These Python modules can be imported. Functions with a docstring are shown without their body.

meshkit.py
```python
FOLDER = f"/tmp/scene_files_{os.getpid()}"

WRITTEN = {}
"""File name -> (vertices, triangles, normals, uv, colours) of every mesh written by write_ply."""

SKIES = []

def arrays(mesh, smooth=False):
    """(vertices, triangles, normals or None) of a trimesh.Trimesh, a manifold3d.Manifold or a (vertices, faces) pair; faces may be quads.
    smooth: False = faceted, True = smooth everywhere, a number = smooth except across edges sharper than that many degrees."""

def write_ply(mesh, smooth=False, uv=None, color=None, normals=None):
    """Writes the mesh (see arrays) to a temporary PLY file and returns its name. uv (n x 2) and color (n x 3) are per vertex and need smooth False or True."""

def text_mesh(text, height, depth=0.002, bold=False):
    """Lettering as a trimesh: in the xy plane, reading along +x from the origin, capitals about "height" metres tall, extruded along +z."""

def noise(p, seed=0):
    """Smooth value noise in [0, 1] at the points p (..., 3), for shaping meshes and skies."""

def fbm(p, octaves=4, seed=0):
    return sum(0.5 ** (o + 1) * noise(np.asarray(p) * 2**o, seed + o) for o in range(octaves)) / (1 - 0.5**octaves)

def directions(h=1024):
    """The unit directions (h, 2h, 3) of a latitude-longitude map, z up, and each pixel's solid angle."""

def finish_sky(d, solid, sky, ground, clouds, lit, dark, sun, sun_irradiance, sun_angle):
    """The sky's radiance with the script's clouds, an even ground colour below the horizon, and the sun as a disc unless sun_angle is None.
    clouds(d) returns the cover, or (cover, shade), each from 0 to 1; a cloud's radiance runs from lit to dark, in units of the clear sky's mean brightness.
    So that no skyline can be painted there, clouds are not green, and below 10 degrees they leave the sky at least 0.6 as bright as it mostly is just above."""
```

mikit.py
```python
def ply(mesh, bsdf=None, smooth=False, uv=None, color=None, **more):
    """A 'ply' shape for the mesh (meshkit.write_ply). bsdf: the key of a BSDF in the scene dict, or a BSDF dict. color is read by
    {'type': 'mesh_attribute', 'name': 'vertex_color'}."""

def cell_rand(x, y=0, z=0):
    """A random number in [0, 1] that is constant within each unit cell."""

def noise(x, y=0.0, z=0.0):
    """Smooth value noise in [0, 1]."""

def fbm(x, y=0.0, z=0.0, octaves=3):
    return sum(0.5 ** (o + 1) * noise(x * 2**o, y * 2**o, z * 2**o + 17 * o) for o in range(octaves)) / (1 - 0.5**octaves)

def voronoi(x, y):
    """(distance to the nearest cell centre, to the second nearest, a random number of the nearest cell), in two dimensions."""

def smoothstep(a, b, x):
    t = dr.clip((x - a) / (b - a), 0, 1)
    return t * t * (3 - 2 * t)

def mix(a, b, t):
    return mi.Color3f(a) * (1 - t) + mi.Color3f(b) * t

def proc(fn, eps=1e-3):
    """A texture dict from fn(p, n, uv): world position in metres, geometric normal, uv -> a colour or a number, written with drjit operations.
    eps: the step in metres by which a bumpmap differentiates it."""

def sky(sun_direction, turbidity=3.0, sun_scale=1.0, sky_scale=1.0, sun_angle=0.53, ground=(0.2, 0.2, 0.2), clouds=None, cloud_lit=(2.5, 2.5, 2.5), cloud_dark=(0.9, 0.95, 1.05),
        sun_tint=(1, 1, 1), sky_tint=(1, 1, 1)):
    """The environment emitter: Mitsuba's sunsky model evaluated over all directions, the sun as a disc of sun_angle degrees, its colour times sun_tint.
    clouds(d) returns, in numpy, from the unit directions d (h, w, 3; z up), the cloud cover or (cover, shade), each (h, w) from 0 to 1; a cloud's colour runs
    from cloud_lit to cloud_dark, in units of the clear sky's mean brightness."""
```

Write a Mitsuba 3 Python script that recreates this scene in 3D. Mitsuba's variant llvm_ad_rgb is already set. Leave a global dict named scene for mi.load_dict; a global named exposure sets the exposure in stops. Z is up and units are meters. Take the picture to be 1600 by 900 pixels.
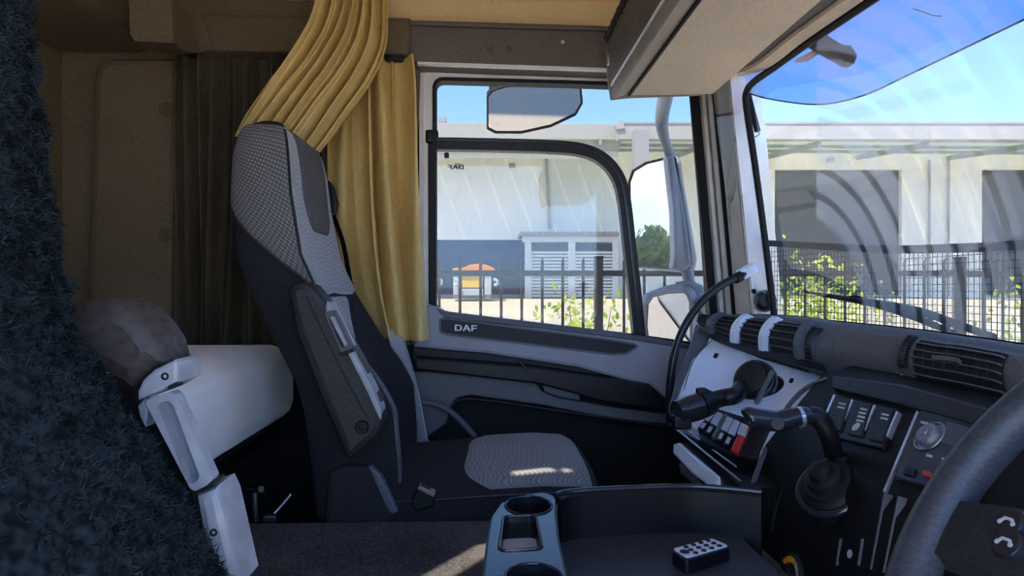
import math, random
import numpy as np, trimesh, shapely, drjit as dr, mitsuba as mi, mikit, meshkit
from shapely.geometry import Polygon, LineString, Point
from shapely import affinity
from mikit import proc, noise, fbm, voronoi, cell_rand, smoothstep, mix

random.seed(7); np.random.seed(7)
T = mi.ScalarTransform4f
EYE = 2.25            # eye height above the yard; geometry below is written relative to the eye
F_PX, YAW = 1100.0, math.radians(2.0)
FWD = np.array([math.sin(YAW), math.cos(YAW), 0.0]); RGT = np.array([math.cos(YAW), -math.sin(YAW), 0.0]); UP = np.array([0, 0, 1.0])

scene, labels = {}, {}
scene['camera'] = {'type': 'perspective', 'fov': math.degrees(2 * math.atan(800 / F_PX)), 'fov_axis': 'x', 'near_clip': 0.02, 'far_clip': 500.0,
                   'to_world': T().look_at(origin=[0, 0, EYE], target=[float(FWD[0]), float(FWD[1]), EYE], up=[0, 0, 1])}
SUN = np.array([-0.33, -0.45, 0.83])


def haze(d):          # thin white cloud low behind the truck, as the tall mirror shows it
    c = meshkit.fbm(d * np.array([3.0, 3.0, 7.0]), 4, 3)
    return np.clip((c - .30) * 2.6, 0, 1) * np.clip((-d[..., 0] - .45) * 3.0, 0, 1) * np.clip((.62 - d[..., 2]) * 3.0, 0, 1)


scene['sky'] = mikit.sky(SUN.tolist(), turbidity=3.0, sun_scale=0.42, sky_scale=1.0, ground=(0.35, 0.33, 0.29), sky_tint=(0.74, 0.84, 1.0), clouds=haze, cloud_lit=(2.3, 2.3, 2.3), cloud_dark=(1.6, 1.6, 1.65))
exposure = 4.25


# ------------------------------------------------------------------ materials
def rgb(c):
    return {'type': 'rgb', 'value': [float(x) for x in (c if hasattr(c, '__len__') else (c, c, c))]}


def mat(name, color, rough=0.5, **k):
    scene['mat_' + name] = {'type': 'twosided', 'bsdf': {'type': 'principled', 'base_color': color if isinstance(color, dict) else rgb(color), 'roughness': rough, 'specular': k.pop('specular', 0.4), **k}}


def speckle(a, b, s, s2=9.0, blot=0.5):
    def fn(p, n, uv):
        t = noise(p.x * s, p.y * s, p.z * s) * (1 - blot) + fbm(p.x * s2, p.y * s2, p.z * s2) * blot
        return mix(a, b, smoothstep(0.3, 0.7, t))
    return proc(fn)


mat('plastic_dark', speckle((.013, .0135, .016), (.018, .0185, .022), 300), .5, specular=.3)
mat('plastic_black', (.006, .006, .008), .4, specular=.3)
mat('plastic_gloss', (.012, .013, .02), .16, clearcoat=.6, clearcoat_gloss=.9)
mat('pod_black', (.005, .005, .006), .55, specular=.2)
mat('door_grey', speckle((.28, .275, .31), (.31, .305, .345), 260), .5)
mat('door_lower', speckle((.10, .098, .105), (.118, .115, .122), 260), .5)
mat('dash_grey', speckle((.075, .08, .095), (.10, .105, .122), 330), .5)
mat('dash_brown', speckle((.085, .078, .078), (.11, .102, .10), 330), .55)
mat('panel_light', speckle((.70, .78, .90), (.73, .81, .93), 200), .22, specular=.8, clearcoat=1.0, clearcoat_gloss=.8)
mat('trim_light', (.42, .45, .5), .3)
mat('lining', speckle((.165, .125, .075), (.215, .165, .102), 240, 5, .45), .85, specular=.15)
mat('lining_upper', speckle((.13, .096, .058), (.165, .124, .077), 240, 5, .45), .8, specular=.15)
mat('headliner', speckle((.74, .555, .28), (.79, .60, .32), 200, 3, .6), .9, specular=.1)
mat('header_brown', speckle((.12, .095, .085), (.15, .118, .105), 220, 8, .5), .5)
mat('shelf_tan', speckle((.55, .46, .34), (.63, .54, .41), 420, 7, .35), .7, specular=.2)
mat('shelf_dark', speckle((.085, .075, .066), (.11, .098, .086), 200), .5)
mat('shelf_lip', (.27, .235, .19), .5)
mat('paint_frame', speckle((.76, .74, .70), (.81, .79, .75), 20), .35)
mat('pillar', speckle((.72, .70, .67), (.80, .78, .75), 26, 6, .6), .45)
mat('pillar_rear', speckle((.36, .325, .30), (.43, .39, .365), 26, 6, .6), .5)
mat('void', (.004, .004, .005), .7)
mat('paint_cab', (.66, .62, .52), .3)
mat('rubber', (.007, .007, .008), .55, specular=.3)
mat('fabric_dark', speckle((.008, .0085, .012), (.013, .0135, .018), 500, 12, .3), .9, sheen=.1)
mat('fabric_side', speckle((.010, .0095, .011), (.015, .0145, .016), 500, 12, .3), .8, sheen=.1)
mat('vinyl_dark', speckle((.016, .0145, .0145), (.022, .0205, .020), 160, 10, .4), .5)
mat('vinyl_insert', speckle((.058, .058, .072), (.075, .075, .09), 260, 14, .4), .5)
mat('vinyl_brown', speckle((.040, .031, .029), (.058, .046, .042), 160, 14, .4), .55)
mat('armrest_grey', speckle((.26, .27, .30), (.35, .36, .385), 60, 14, .6), .42)
mat('mattress', speckle((.86, .865, .87), (.91, .915, .92), 260, 6, .5), .9, sheen=.2)
mat('carpet', speckle((.028, .029, .033), (.075, .075, .08), 420, 8, .55), .95, specular=.1)
mat('carpet_dark', speckle((.014, .014, .015), (.024, .024, .026), 300, 8, .5), .95)
mat('metal_grey', (.35, .35, .37), .35, metallic=.9)
mat('silver', (.62, .64, .68), .28, metallic=.8)
mat('belt', speckle((.36, .38, .43), (.44, .46, .51), 600), .5)
mat('buckle', (.22, .15, .15), .4)
mat('print_white', (.82, .82, .82), .5)
mat('print_grey', (.40, .41, .43), .5)
mat('red', (.50, .03, .03), .3)
mat('red_dim', (.35, .03, .03), .4)
mat('orange', (.80, .33, .03), .4)
mat('wheel', speckle((.030, .034, .045), (.040, .045, .06), 400), .42)
mat('sticker', (.62, .45, .47), .5)
mat('screen_hem', (.03, .05, .085), .45)
mat('wiper_blue', (.035, .045, .065), .4)
mat('mirror_shell_light', (.50, .53, .57), .3)
mat('groove', (.17, .18, .21), .5)
mat('knob_grey', (.22, .23, .28), .35, metallic=.5)
mat('remote_face', (.55, .57, .62), .35, specular=.6)
mat('cable', (.016, .017, .022), .3)
mat('mirror_shell', (.26, .30, .36), .38)
mat('fence', (.016, .017, .02), .45)
mat('building', speckle((.88, .84, .75), (.92, .88, .79), .8, .25, .6), .7)
mat('building_cool', (.78, .80, .79), .7)
mat('fascia', (.44, .43, .40), .6)
mat('blue_wall', (.035, .062, .13), .6)
mat('louvre', (.62, .62, .61), .5)
mat('dark_glass', (.06, .07, .08), .2)
mat('post_white', (.36, .365, .37), .5)
mat('machine_white', (.40, .425, .46), .5)
mat('machine_orange', (.55, .20, .02), .5)
mat('machine_yellow', (.62, .38, .05), .5)
mat('steel_beam', (.34, .35, .33), .6)
mat('bark', speckle((.10, .07, .045), (.18, .13, .09), 30), .9)


def ribbed(p, n, uv):          # roller-door curtain: fine horizontal ribs, too far away to pick apart
    t = .5 + .5 * dr.sin(p.z * 62.8)
    return mix((.075, .08, .088), (.095, .10, .108), t)


mat('roller', proc(ribbed), .5)


def weave_grey(p, n, uv):      # honeycomb weave of the seat's shoulders
    a, b = uv.x * 122, uv.y * 122
    row = dr.floor(b); fx = a + .5 * (row - 2 * dr.floor(row * .5)); fx -= dr.floor(fx); fy = b - row
    d = dr.sqrt(dr.square(fx - .5) + dr.square((fy - .5) * 1.1))
    return mix((.185, .178, .176), (.072, .069, .071), smoothstep(.20, .48, d)) * (.75 + .5 * noise(a * .07, b * .07))


def weave_rib(p, n, uv):       # fine rippled rib of the seat's front
    w = uv.y * 150 + 1.6 * dr.sin(uv.x * 95) + 1.5 * noise(uv.x * 40, uv.y * 40)
    t = .5 + .5 * dr.sin(w * 6.2832 * .62)
    return mix((.13, .135, .145), (.225, .23, .245), t)


mat('weave_grey', proc(weave_grey), .9, sheen=.3)
mat('weave_front', proc(lambda p, n, uv: 1.5 * weave_rib(p, n, uv)), .85, sheen=.3)
mat('weave_rib', proc(weave_rib), .85, sheen=.3)


def cloth(a, b):
    def fn(p, n, uv):
        t = .55 * fbm(uv.x * 7, uv.y * 5) + .25 * noise(uv.x * 420, uv.y * 60) + .2 * noise(uv.x * 60, uv.y * 420)
        return mix(a, b, smoothstep(.25, .75, t))
    return proc(fn)


mat('curtain_gold', cloth((.56, .405, .145), (.68, .505, .20)), .65, sheen=.5, specular=.25)
mat('curtain_dark', cloth((.07, .057, .037), (.115, .093, .06)), .85, sheen=.2, specular=.15)


def mat_ribs(p, n, uv):        # rubber mat with fine checkered ribs
    t = dr.sin(p.x * 1500) * dr.sin(p.y * 1500)
    return mix((.018, .019, .024), (.06, .064, .078), smoothstep(-.2, .8, t))


mat('rubber_mat', proc(mat_ribs), .45)
mat('fleece', speckle((.004, .0065, .008), (.024, .032, .036), 170, 34, .45), .95, sheen=.6, specular=.1)
mat('fleece_pile', speckle((.006, .0085, .010), (.028, .037, .042), 120, 30, .4), .95, specular=.1)


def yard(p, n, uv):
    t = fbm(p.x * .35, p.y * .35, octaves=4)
    far = smoothstep(13.0, 16.0, p.y)  # nearer yard made lighter to bounce more light into the cab
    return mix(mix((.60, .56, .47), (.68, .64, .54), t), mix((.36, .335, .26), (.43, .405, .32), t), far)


mat('yard', proc(yard), .9, specular=.1)


def leaves(a, b):
    return {'type': 'twosided', 'bsdf': {'type': 'principledthin', 'base_color': speckle(a, b, 7.0, 2.0, .5), 'roughness': .5, 'diff_trans': .9}}


scene['mat_leaf'] = leaves((.30, .42, .06), (.62, .70, .16))['bsdf']
scene['mat_leaf_dark'] = leaves((.10, .16, .05), (.26, .33, .11))['bsdf']
scene['mat_awning'] = {'type': 'principledthin', 'base_color': rgb((.66, .74, .66)), 'roughness': .5, 'diff_trans': 1.1}
scene['mat_glass'] = {'type': 'thindielectric', 'int_ior': 1.5, 'specular_transmittance': rgb((.39, .398, .398)), 'specular_reflectance': rgb(.6)}
scene['mat_windscreen'] = {'type': 'thindielectric', 'int_ior': 1.5, 'specular_transmittance': rgb((.56, .565, .57)), 'specular_reflectance': rgb(.45)}
scene['mat_tint'] = {'type': 'thindielectric', 'int_ior': 1.45, 'specular_transmittance': rgb((.27, .43, .76))}
scene['mat_mirror'] = {'type': 'twosided', 'bsdf': {'type': 'conductor', 'material': 'Al', 'specular_reflectance': rgb((.8, .8, .8))}}


# ------------------------------------------------------------------ helpers
def ray(px, py):
    return FWD + RGT * ((px - 800) / F_PX) + UP * ((450 - py) / F_PX)


def at(px, py, Y):
    r = ray(px, py); return r * (Y / r[1])


def YP(Y): return (np.array([0, Y, 0.0]), np.array([0, -1.0, 0]))
def ZP(z): return (np.array([0, 0, z]), np.array([0, 0, 1.0]))


def plane3(a, b, c):
    n = np.cross(b - a, c - a); n /= np.linalg.norm(n)
    return (a, n if n @ (-a) > 0 else -n)


def hit(px, py, pl):
    r = ray(px, py); return r * ((pl[0] @ pl[1]) / (r @ pl[1]))


def basis(pl):
    n = pl[1] / np.linalg.norm(pl[1])
    up = UP - n * (UP @ n)
    if np.linalg.norm(up) < .05: up = np.array([0, 1.0, 0])
    e2 = up / np.linalg.norm(up); e1 = np.cross(e2, n)
    return e1, e2, n


def to2(pts, pl):
    e1, e2, n = basis(pl); d = np.asarray(pts) - pl[0]
    return np.stack([d @ e1, d @ e2], 1)


def poly_px(pts, pl, rnd=0.0, conc=0.0):
    p = Polygon(to2([hit(x, y, pl) for x, y in pts], pl)).buffer(0)
    if rnd: p = p.buffer(-rnd).buffer(rnd, quad_segs=6)
    if conc: p = p.buffer(conc).buffer(-conc, quad_segs=6)
    return p


def line_px(pts, pl, r, smooth=True):
    q = to2([hit(x, y, pl) for x, y in pts], pl)
    if smooth and len(q) > 2: q = spline(q, 8)
    return LineString(q).buffer(r, quad_segs=6, cap_style=2)


def inset_ring(r, b):
    e = np.roll(r, -1, 0) - r; e /= np.linalg.norm(e, axis=1, keepdims=True) + 1e-12
    nrm = np.stack([-e[:, 1], e[:, 0]], 1)
    m = nrm + np.roll(nrm, 1, 0); m /= np.maximum((m * nrm).sum(1, keepdims=True), .35)
    return r + m * b


def ex(poly, pl, t, bevel=0.0, front=0.0):
    """A solid whose front face is poly in the plane pl (moved out by front) and that reaches t behind it; its front edge is chamfered."""
    e1, e2, n = basis(pl); out = []
    for g in getattr(poly, 'geoms', [poly]):
        if g.is_empty: continue
        g = shapely.geometry.polygon.orient(g)
        if bevel and not len(g.interiors):
            r = np.array(g.exterior.coords)[:-1]
            keep = np.linalg.norm(r - np.roll(r, 1, 0), axis=1) > bevel * .25
            r = r[keep] if keep.sum() > 3 else r
            layers = [(inset_ring(r, bevel), 0.0), (inset_ring(r, bevel * .3), -bevel * .3), (r, -bevel), (r, -t)]
            v = np.vstack([np.c_[q, np.full(len(q), z)] for q, z in layers]); m = len(r); f = []
            i = np.arange(m); j = (i + 1) % m
            for k in range(3):
                a, b = k * m, (k + 1) * m
                f.append(np.stack([a + i, b + i, b + j], 1)); f.append(np.stack([a + i, b + j, a + j], 1))
            try:
                tv, tf = trimesh.creation.triangulate_polygon(Polygon(layers[0][0]), engine='earcut')
                tv2, tf2 = trimesh.creation.triangulate_polygon(Polygon(r), engine='earcut')
                o = len(v)
                v = np.vstack([v, np.c_[tv, np.zeros(len(tv))], np.c_[tv2, np.full(len(tv2), -t)]])
                f += [tf + o, tf2[:, ::-1] + o + len(tv)]
                mesh = trimesh.Trimesh(v, np.vstack(f), process=False)
            except Exception:
                mesh = trimesh.creation.extrude_polygon(g, t, engine='earcut'); mesh.apply_translation([0, 0, -t])
        else:
            mesh = trimesh.creation.extrude_polygon(g, t, engine='earcut'); mesh.apply_translation([0, 0, -t])
        out.append(mesh)
    m = trimesh.util.concatenate(out)
    v = np.asarray(m.vertices)
    m.vertices = pl[0] + v[:, :1] * e1 + v[:, 1:2] * e2 + (v[:, 2:3] + front) * n
    return m


def slab(pts, pl, t, bevel=0.0, rnd=0.0, front=0.0, conc=0.0):
    return ex(poly_px(pts, pl, rnd, conc), pl, t, bevel, front)


def spline(p, n=8, closed=False):
    p = np.asarray(p, float)
    q = np.vstack([p[-1:], p, p[:2]]) if closed else np.vstack([2 * p[0] - p[1], p, 2 * p[-1] - p[-2]])
    out = []
    for i in range(1, len(q) - 2):
        for t in np.arange(n) / n:
            a, b, c, d = q[i - 1:i + 3]
            out.append(.5 * (2 * b + (c - a) * t + (2 * a - 5 * b + 4 * c - d) * t * t + (3 * b - a - 3 * c + d) * t ** 3))
    if not closed: out.append(p[-1])
    return np.array(out)


def loft(rings, cap=True, closed=True):
    rings = np.asarray(rings, float); m, n = rings.shape[:2]
    v = rings.reshape(-1, 3); f = []
    i = np.arange(n if closed else n - 1); j = (i + 1) % n
    for k in range(m - 1):
        a, b = k * n, k * n + n
        f.append(np.stack([a + i, a + j, b + j], 1)); f.append(np.stack([a + i, b + j, b + i], 1))
    if cap and closed:
        v = np.vstack([v, rings[0].mean(0), rings[-1].mean(0)]); c = m * n
        f.append(np.stack([np.full(n, c), j, i], 1)); f.append(np.stack([np.full(n, c + 1), (m - 1) * n + i, (m - 1) * n + j], 1))
    mesh = trimesh.Trimesh(v, np.vstack(f), process=False)
    if cap and closed and mesh.volume < 0: mesh.faces = mesh.faces[:, ::-1]
    return mesh


def sweep(path, sec, up=(0, 0, 1), closed=False, scale=None):
    path = np.asarray(path, float); sec = np.asarray(sec, float); rings = []
    for i, p in enumerate(path):
        a = path[i - 1] if (i or closed) else path[0]; b = path[(i + 1) % len(path)] if (i < len(path) - 1 or closed) else path[-1]
        t = (b - a) / (np.linalg.norm(b - a) + 1e-12); s = np.cross(t, up)
        if np.linalg.norm(s) < .05: s = np.cross(t, (0.3, 1, 0))
        s /= np.linalg.norm(s); u = np.cross(s, t); k = 1 if scale is None else scale[i]
        rings.append(p + k * (sec[:, :1] * s + sec[:, 1:2] * u))
    if closed: rings.append(rings[0])
    return loft(rings, cap=not closed)


def circ(r, n=14, ry=None):
    a = np.arange(n) * 2 * np.pi / n; return np.stack([r * np.cos(a), (ry or r) * np.sin(a)], 1)


def tube(path, r, n=12, k=6, up=(0, 0, 1), closed=False, scale=None):
    p = spline(path, k, closed) if k > 1 and len(path) > 2 else np.asarray(path, float)
    if scale is not None: scale = np.interp(np.linspace(0, 1, len(p)), np.linspace(0, 1, len(scale)), scale)
    return sweep(p, circ(r, n), up, closed, scale)


def cyl(p0, p1, r0, r1=None, n=24, bevel=0.0):
    p0, p1 = np.asarray(p0, float), np.asarray(p1, float); r1 = r0 if r1 is None else r1
    d = p1 - p0; L = np.linalg.norm(d); d = d / L
    s = np.cross(d, [0, 0, 1] if abs(d[2]) < .9 else [1, 0, 0]); s /= np.linalg.norm(s); u = np.cross(d, s)
    prof = [(0, r0), (L, r1)] if not bevel else [(0, r0 - bevel), (bevel * .3, r0 - bevel * .3), (bevel, r0), (L - bevel, r1), (L - bevel * .3, r1 - bevel * .3), (L, r1 - bevel)]
    a = np.arange(n) * 2 * np.pi / n
    return loft([p0 + d * z + r * (np.cos(a)[:, None] * s + np.sin(a)[:, None] * u) for z, r in prof])


def lathe(p0, axis, prof, n=28):
    d = np.asarray(axis, float); d = d / np.linalg.norm(d); p0 = np.asarray(p0, float)
    s = np.cross(d, [0, 0, 1] if abs(d[2]) < .9 else [1, 0, 0]); s /= np.linalg.norm(s); u = np.cross(d, s)
    a = np.arange(n) * 2 * np.pi / n
    return loft([p0 + d * z + max(r, 1e-4) * (np.cos(a)[:, None] * s + np.sin(a)[:, None] * u) for z, r in prof])


def torus(c, axis, R, r, n=40, m=12):
    d = np.asarray(axis, float); d /= np.linalg.norm(d)
    s = np.cross(d, [0, 0, 1] if abs(d[2]) < .9 else [1, 0, 0]); s /= np.linalg.norm(s); u = np.cross(d, s)
    a = np.arange(n) * 2 * np.pi / n
    return sweep(np.asarray(c) + R * (np.cos(a)[:, None] * s + np.sin(a)[:, None] * u), circ(r, m), d, True)


_ICO = trimesh.creation.icosphere(subdivisions=1).vertices


def rbox(lo, hi, r, M=None):
    lo, hi = np.asarray(lo, float), np.asarray(hi, float); r = min(r, .499 * (hi - lo).min())
    pts = np.vstack([_ICO * r + [lo[0] + r if a == 0 else hi[0] - r, lo[1] + r if b == 0 else hi[1] - r, lo[2] + r if c == 0 else hi[2] - r] for a in (0, 1) for b in (0, 1) for c in (0, 1)])
    m = trimesh.convex.convex_hull(pts)
    if M is not None: m.apply_transform(M)
    return m


def box(lo, hi):
    lo, hi = np.asarray(lo, float), np.asarray(hi, float)
    m = trimesh.creation.box(extents=hi - lo); m.apply_translation((lo + hi) / 2); return m


def frame4(o, x, y, z):
    M = np.eye(4); M[:3, 0], M[:3, 1], M[:3, 2], M[:3, 3] = x, y, z, o; return M


def exty(xz, y0, y1, bevel=0.0):
    """A profile in x and z extruded along y."""
    return ex(Polygon(xz).buffer(0), (np.array([0, y0, 0.0]), np.array([0, -1.0, 0])), y1 - y0, bevel)


def sheet(P, t=0.0):
    """A grid of points (m, n, 3) as a sheet of thickness t, with uv in metres."""
    m, n = P.shape[:2]
    uvv = np.stack(np.meshgrid(np.r_[0, np.cumsum(np.linalg.norm(np.diff(P[:, n // 2], axis=0), axis=1))], np.r_[0, np.cumsum(np.linalg.norm(np.diff(P[m // 2], axis=0), axis=1))], indexing='ij'), -1)[..., ::-1]
    i, j = np.meshgrid(np.arange(m - 1), np.arange(n - 1), indexing='ij'); a = (i * n + j).ravel()
    f = np.vstack([np.stack([a, a + 1, a + n + 1], 1), np.stack([a, a + n + 1, a + n], 1)])
    v = P.reshape(-1, 3); uv = uvv.reshape(-1, 2)
    if t:
        nr = np.cross(np.gradient(P, axis=0), np.gradient(P, axis=1)); nr /= np.linalg.norm(nr, axis=2, keepdims=True) + 1e-12
        v2 = (P + nr * t).reshape(-1, 3); o = len(v)
        b = np.r_[np.arange(n), np.arange(1, m) * n + n - 1, (m - 1) * n + np.arange(n - 2, -1, -1), np.arange(m - 2, 0, -1) * n]; c = np.roll(b, -1)
        f = np.vstack([f, f[:, ::-1] + o, np.stack([b, b + o, c + o], 1), np.stack([b, c + o, c], 1)])
        v = np.vstack([v, v2]); uv = np.vstack([uv, uv])
    return trimesh.Trimesh(v, f, process=False), uv


def join(*m): return trimesh.util.concatenate(list(m))


used = {}


def key_of(name, parent=None):
    k = f'{parent}__{name}' if parent else name
    c = used.get(k, 0); used[k] = c + 1
    return k if c == 0 else f'{k}_{c:03d}'


def lab(key, label=None, cat=None, group=None, kind=None):
    labels.setdefault(key, {}).update({a: b for a, b in (('label', label), ('category', cat), ('group', group), ('kind', kind)) if b})
    return key


def add(name, mesh, m, parent=None, label=None, cat=None, group=None, kind=None, smooth=35, uv=None, color=None, **more):
    key = key_of(name, parent)
    mesh = mesh.copy(); mesh.apply_translation([0, 0, EYE])
    scene[key] = mikit.ply(mesh, 'mat_' + m, smooth, uv, color, **more)
    if label or cat or group or kind: lab(key, label, cat, group, kind)
    return key


def thing(name, label, cat, group=None, kind=None):
    key = key_of(name); lab(key, label, cat, group, kind); return key


# ------------------------------------------------------------------ cab shell
RX, BX = -1.27, -.585                     # rear wall, bunk front
Yw = 2.15
def X2(px, Y): return at(px, 450, Y)[0]
def Z2(py, Y): return at(800, py, Y)[2]



def sun_slit(x0, y0, x1, y1, z, w):
    """An added slit in the roof through which the sun falls on the segment (x0, y0)-(x1, y1) at height z."""
    k = (.875 - z) / SUN[2]
    return LineString([(x0 + SUN[0] * k, y0 + SUN[1] * k), (x1 + SUN[0] * k, y1 + SUN[1] * k)]).buffer(w / 2, quad_segs=3)


roof = shapely.box(RX - .06, -.18, .86, 2.30)
SUN_SLITS = [sun_slit(.0, 1.27, -.11, 1.10, -.467, .042), sun_slit(.045, .965, .06, .99, -.38, .02), sun_slit(.06, 1.475, .135, 1.485, -.385, .022), sun_slit(.165, 1.485, .17, 1.487, -.385, .02)]  # slits added to the roof to throw sun patches on carpet, tray and seat
for v_ in SUN_SLITS: roof = roof.difference(v_)
key = add('ceiling', ex(roof, ZP(.87 + .012), .012), 'headliner', kind='structure', label='tan cloth headliner of the cab roof')
key = add('floor', box([RX - .06, -.18, -1.10], [.86, 2.27, -1.02]), 'carpet_dark', kind='structure', label='dark cab floor under the passenger seat')
key = add('wall_rear', box([RX - .06, -.18, -1.05], [RX, 2.27, .90]), 'lining', kind='structure', label='brown lined rear wall of the cab behind the bunk')
add('overhead_locker', exty([(RX, .70), (-1.02, .70), (-.995, .712), (-.985, .74), (-.985, .875), (RX, .875)], -.15, 2.12), 'lining_upper', key)
# driver's side: rear quarter with the open door beside the photographer
o_ = shapely.box(RX - .06, -1.05, .86, .90).difference(shapely.box(-.56, -1.04, .70, .78).buffer(-.04).buffer(.04)).difference(shapely.box(-1.16, -.06, -.68, .52).buffer(-.04).buffer(.04))
add('wall_right', ex(o_, YP(-.12), .06), 'lining', kind='structure', label="driver's side wall with the open door")
W2 = add('added_window_2', ex(shapely.box(-1.18, -.08, -.66, .54).difference(shapely.box(-1.145, -.045, -.695, .505).buffer(-.04).buffer(.04)), YP(-.115), .07), 'rubber', kind='structure', label="unseen window added to light the bunk in the driver's side wall")  # unseen window, added to brighten the bunk and the cab
add('pane', trimesh.Trimesh([[-1.15, -.15, -.05], [-.69, -.15, -.05], [-.69, -.15, .51], [-1.15, -.15, .51]], [[0, 1, 2], [0, 2, 3]], process=False), 'glass', W2, smooth=False)
# passenger side wall with the opening of the door
hx0, hx1 = at(650, 0, 2.2)[0], at(1134, 0, 2.2)[0]
hole = Polygon([(hx0, Z2(98, 2.2)), (at(1094, 0, 2.2)[0], Z2(110, 2.2)), (hx1, Z2(560, 2.2)), (hx1, -1.0), (hx0, -1.0)])
WL = add('wall_left', ex(shapely.box(RX - .06, -1.05, at(1160, 0, 2.2)[0], .90).difference(hole), (np.array([0, 2.2, 0.0]), np.array([0, -1.0, 0])), .07), 'paint_frame', kind='structure',
         label='passenger side wall of the cab around the door')
add('lining', slab([(20, -60), (660, -60), (658, 60), (640, 560), (20, 560)], YP(2.15), .05), 'lining', WL)
add('lower_lining', slab([(20, 540), (655, 540), (655, 1150), (20, 1150)], YP(2.145), .05), 'carpet_dark', WL)
add('lining_panel', slab([(146, 130), (148, 112), (156, 98), (172, 90), (282, 84), (276, 540), (132, 540)], YP(2.09), .065, .022, .012), 'lining', WL)
for py in (171, 366): add('screw_cap', lathe(at(260, py, 2.092), (0, -1, 0), [(0, .022), (.002, .022), (.004, .019), (.0045, .007), (.008, .006), (.009, 0)]), 'lining_upper', WL)
c0 = at(292, 22, 2.03)
add('cornice', slab([(292, 24), (300, 20), (640, 26), (640, 84), (306, 79), (296, 72)], YP(2.03), .12, .012), 'lining_upper', WL)
add('cornice_corner', sweep([at(306, 50, 2.04), at(280, 52, 2.0), at(255, 45, 1.90), at(236, 30, 1.80)], [(-.05, -.055), (.04, -.055), (.05, -.04), (.05, .05), (-.05, .055)]), 'lining_upper', WL)
add('upper_lining', slab([(590, -80), (1060, -80), (1060, 60), (590, 60)], YP(2.13), .07), 'headliner', WL)
HP = add('header_panel', slab([(617, 35), (780, 39), (965, 45), (972, 108), (800, 102), (652, 97), (622, 90)], YP(2.07), .10, .006), 'header_brown', WL)
add('header_lip', slab([(630, 31), (780, 35), (968, 41), (968, 48), (780, 43), (630, 38)], YP(2.055), .10, .003), 'header_brown', WL)
for px in (766, 795): add('blanking_plug', lathe(at(px, 76, 2.07), (0, -1, 0), [(-.004, .011), (.0006, .011), (.0006, .009), (.0002, .008), (.0002, 0)]), 'shelf_dark', HP)
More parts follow.
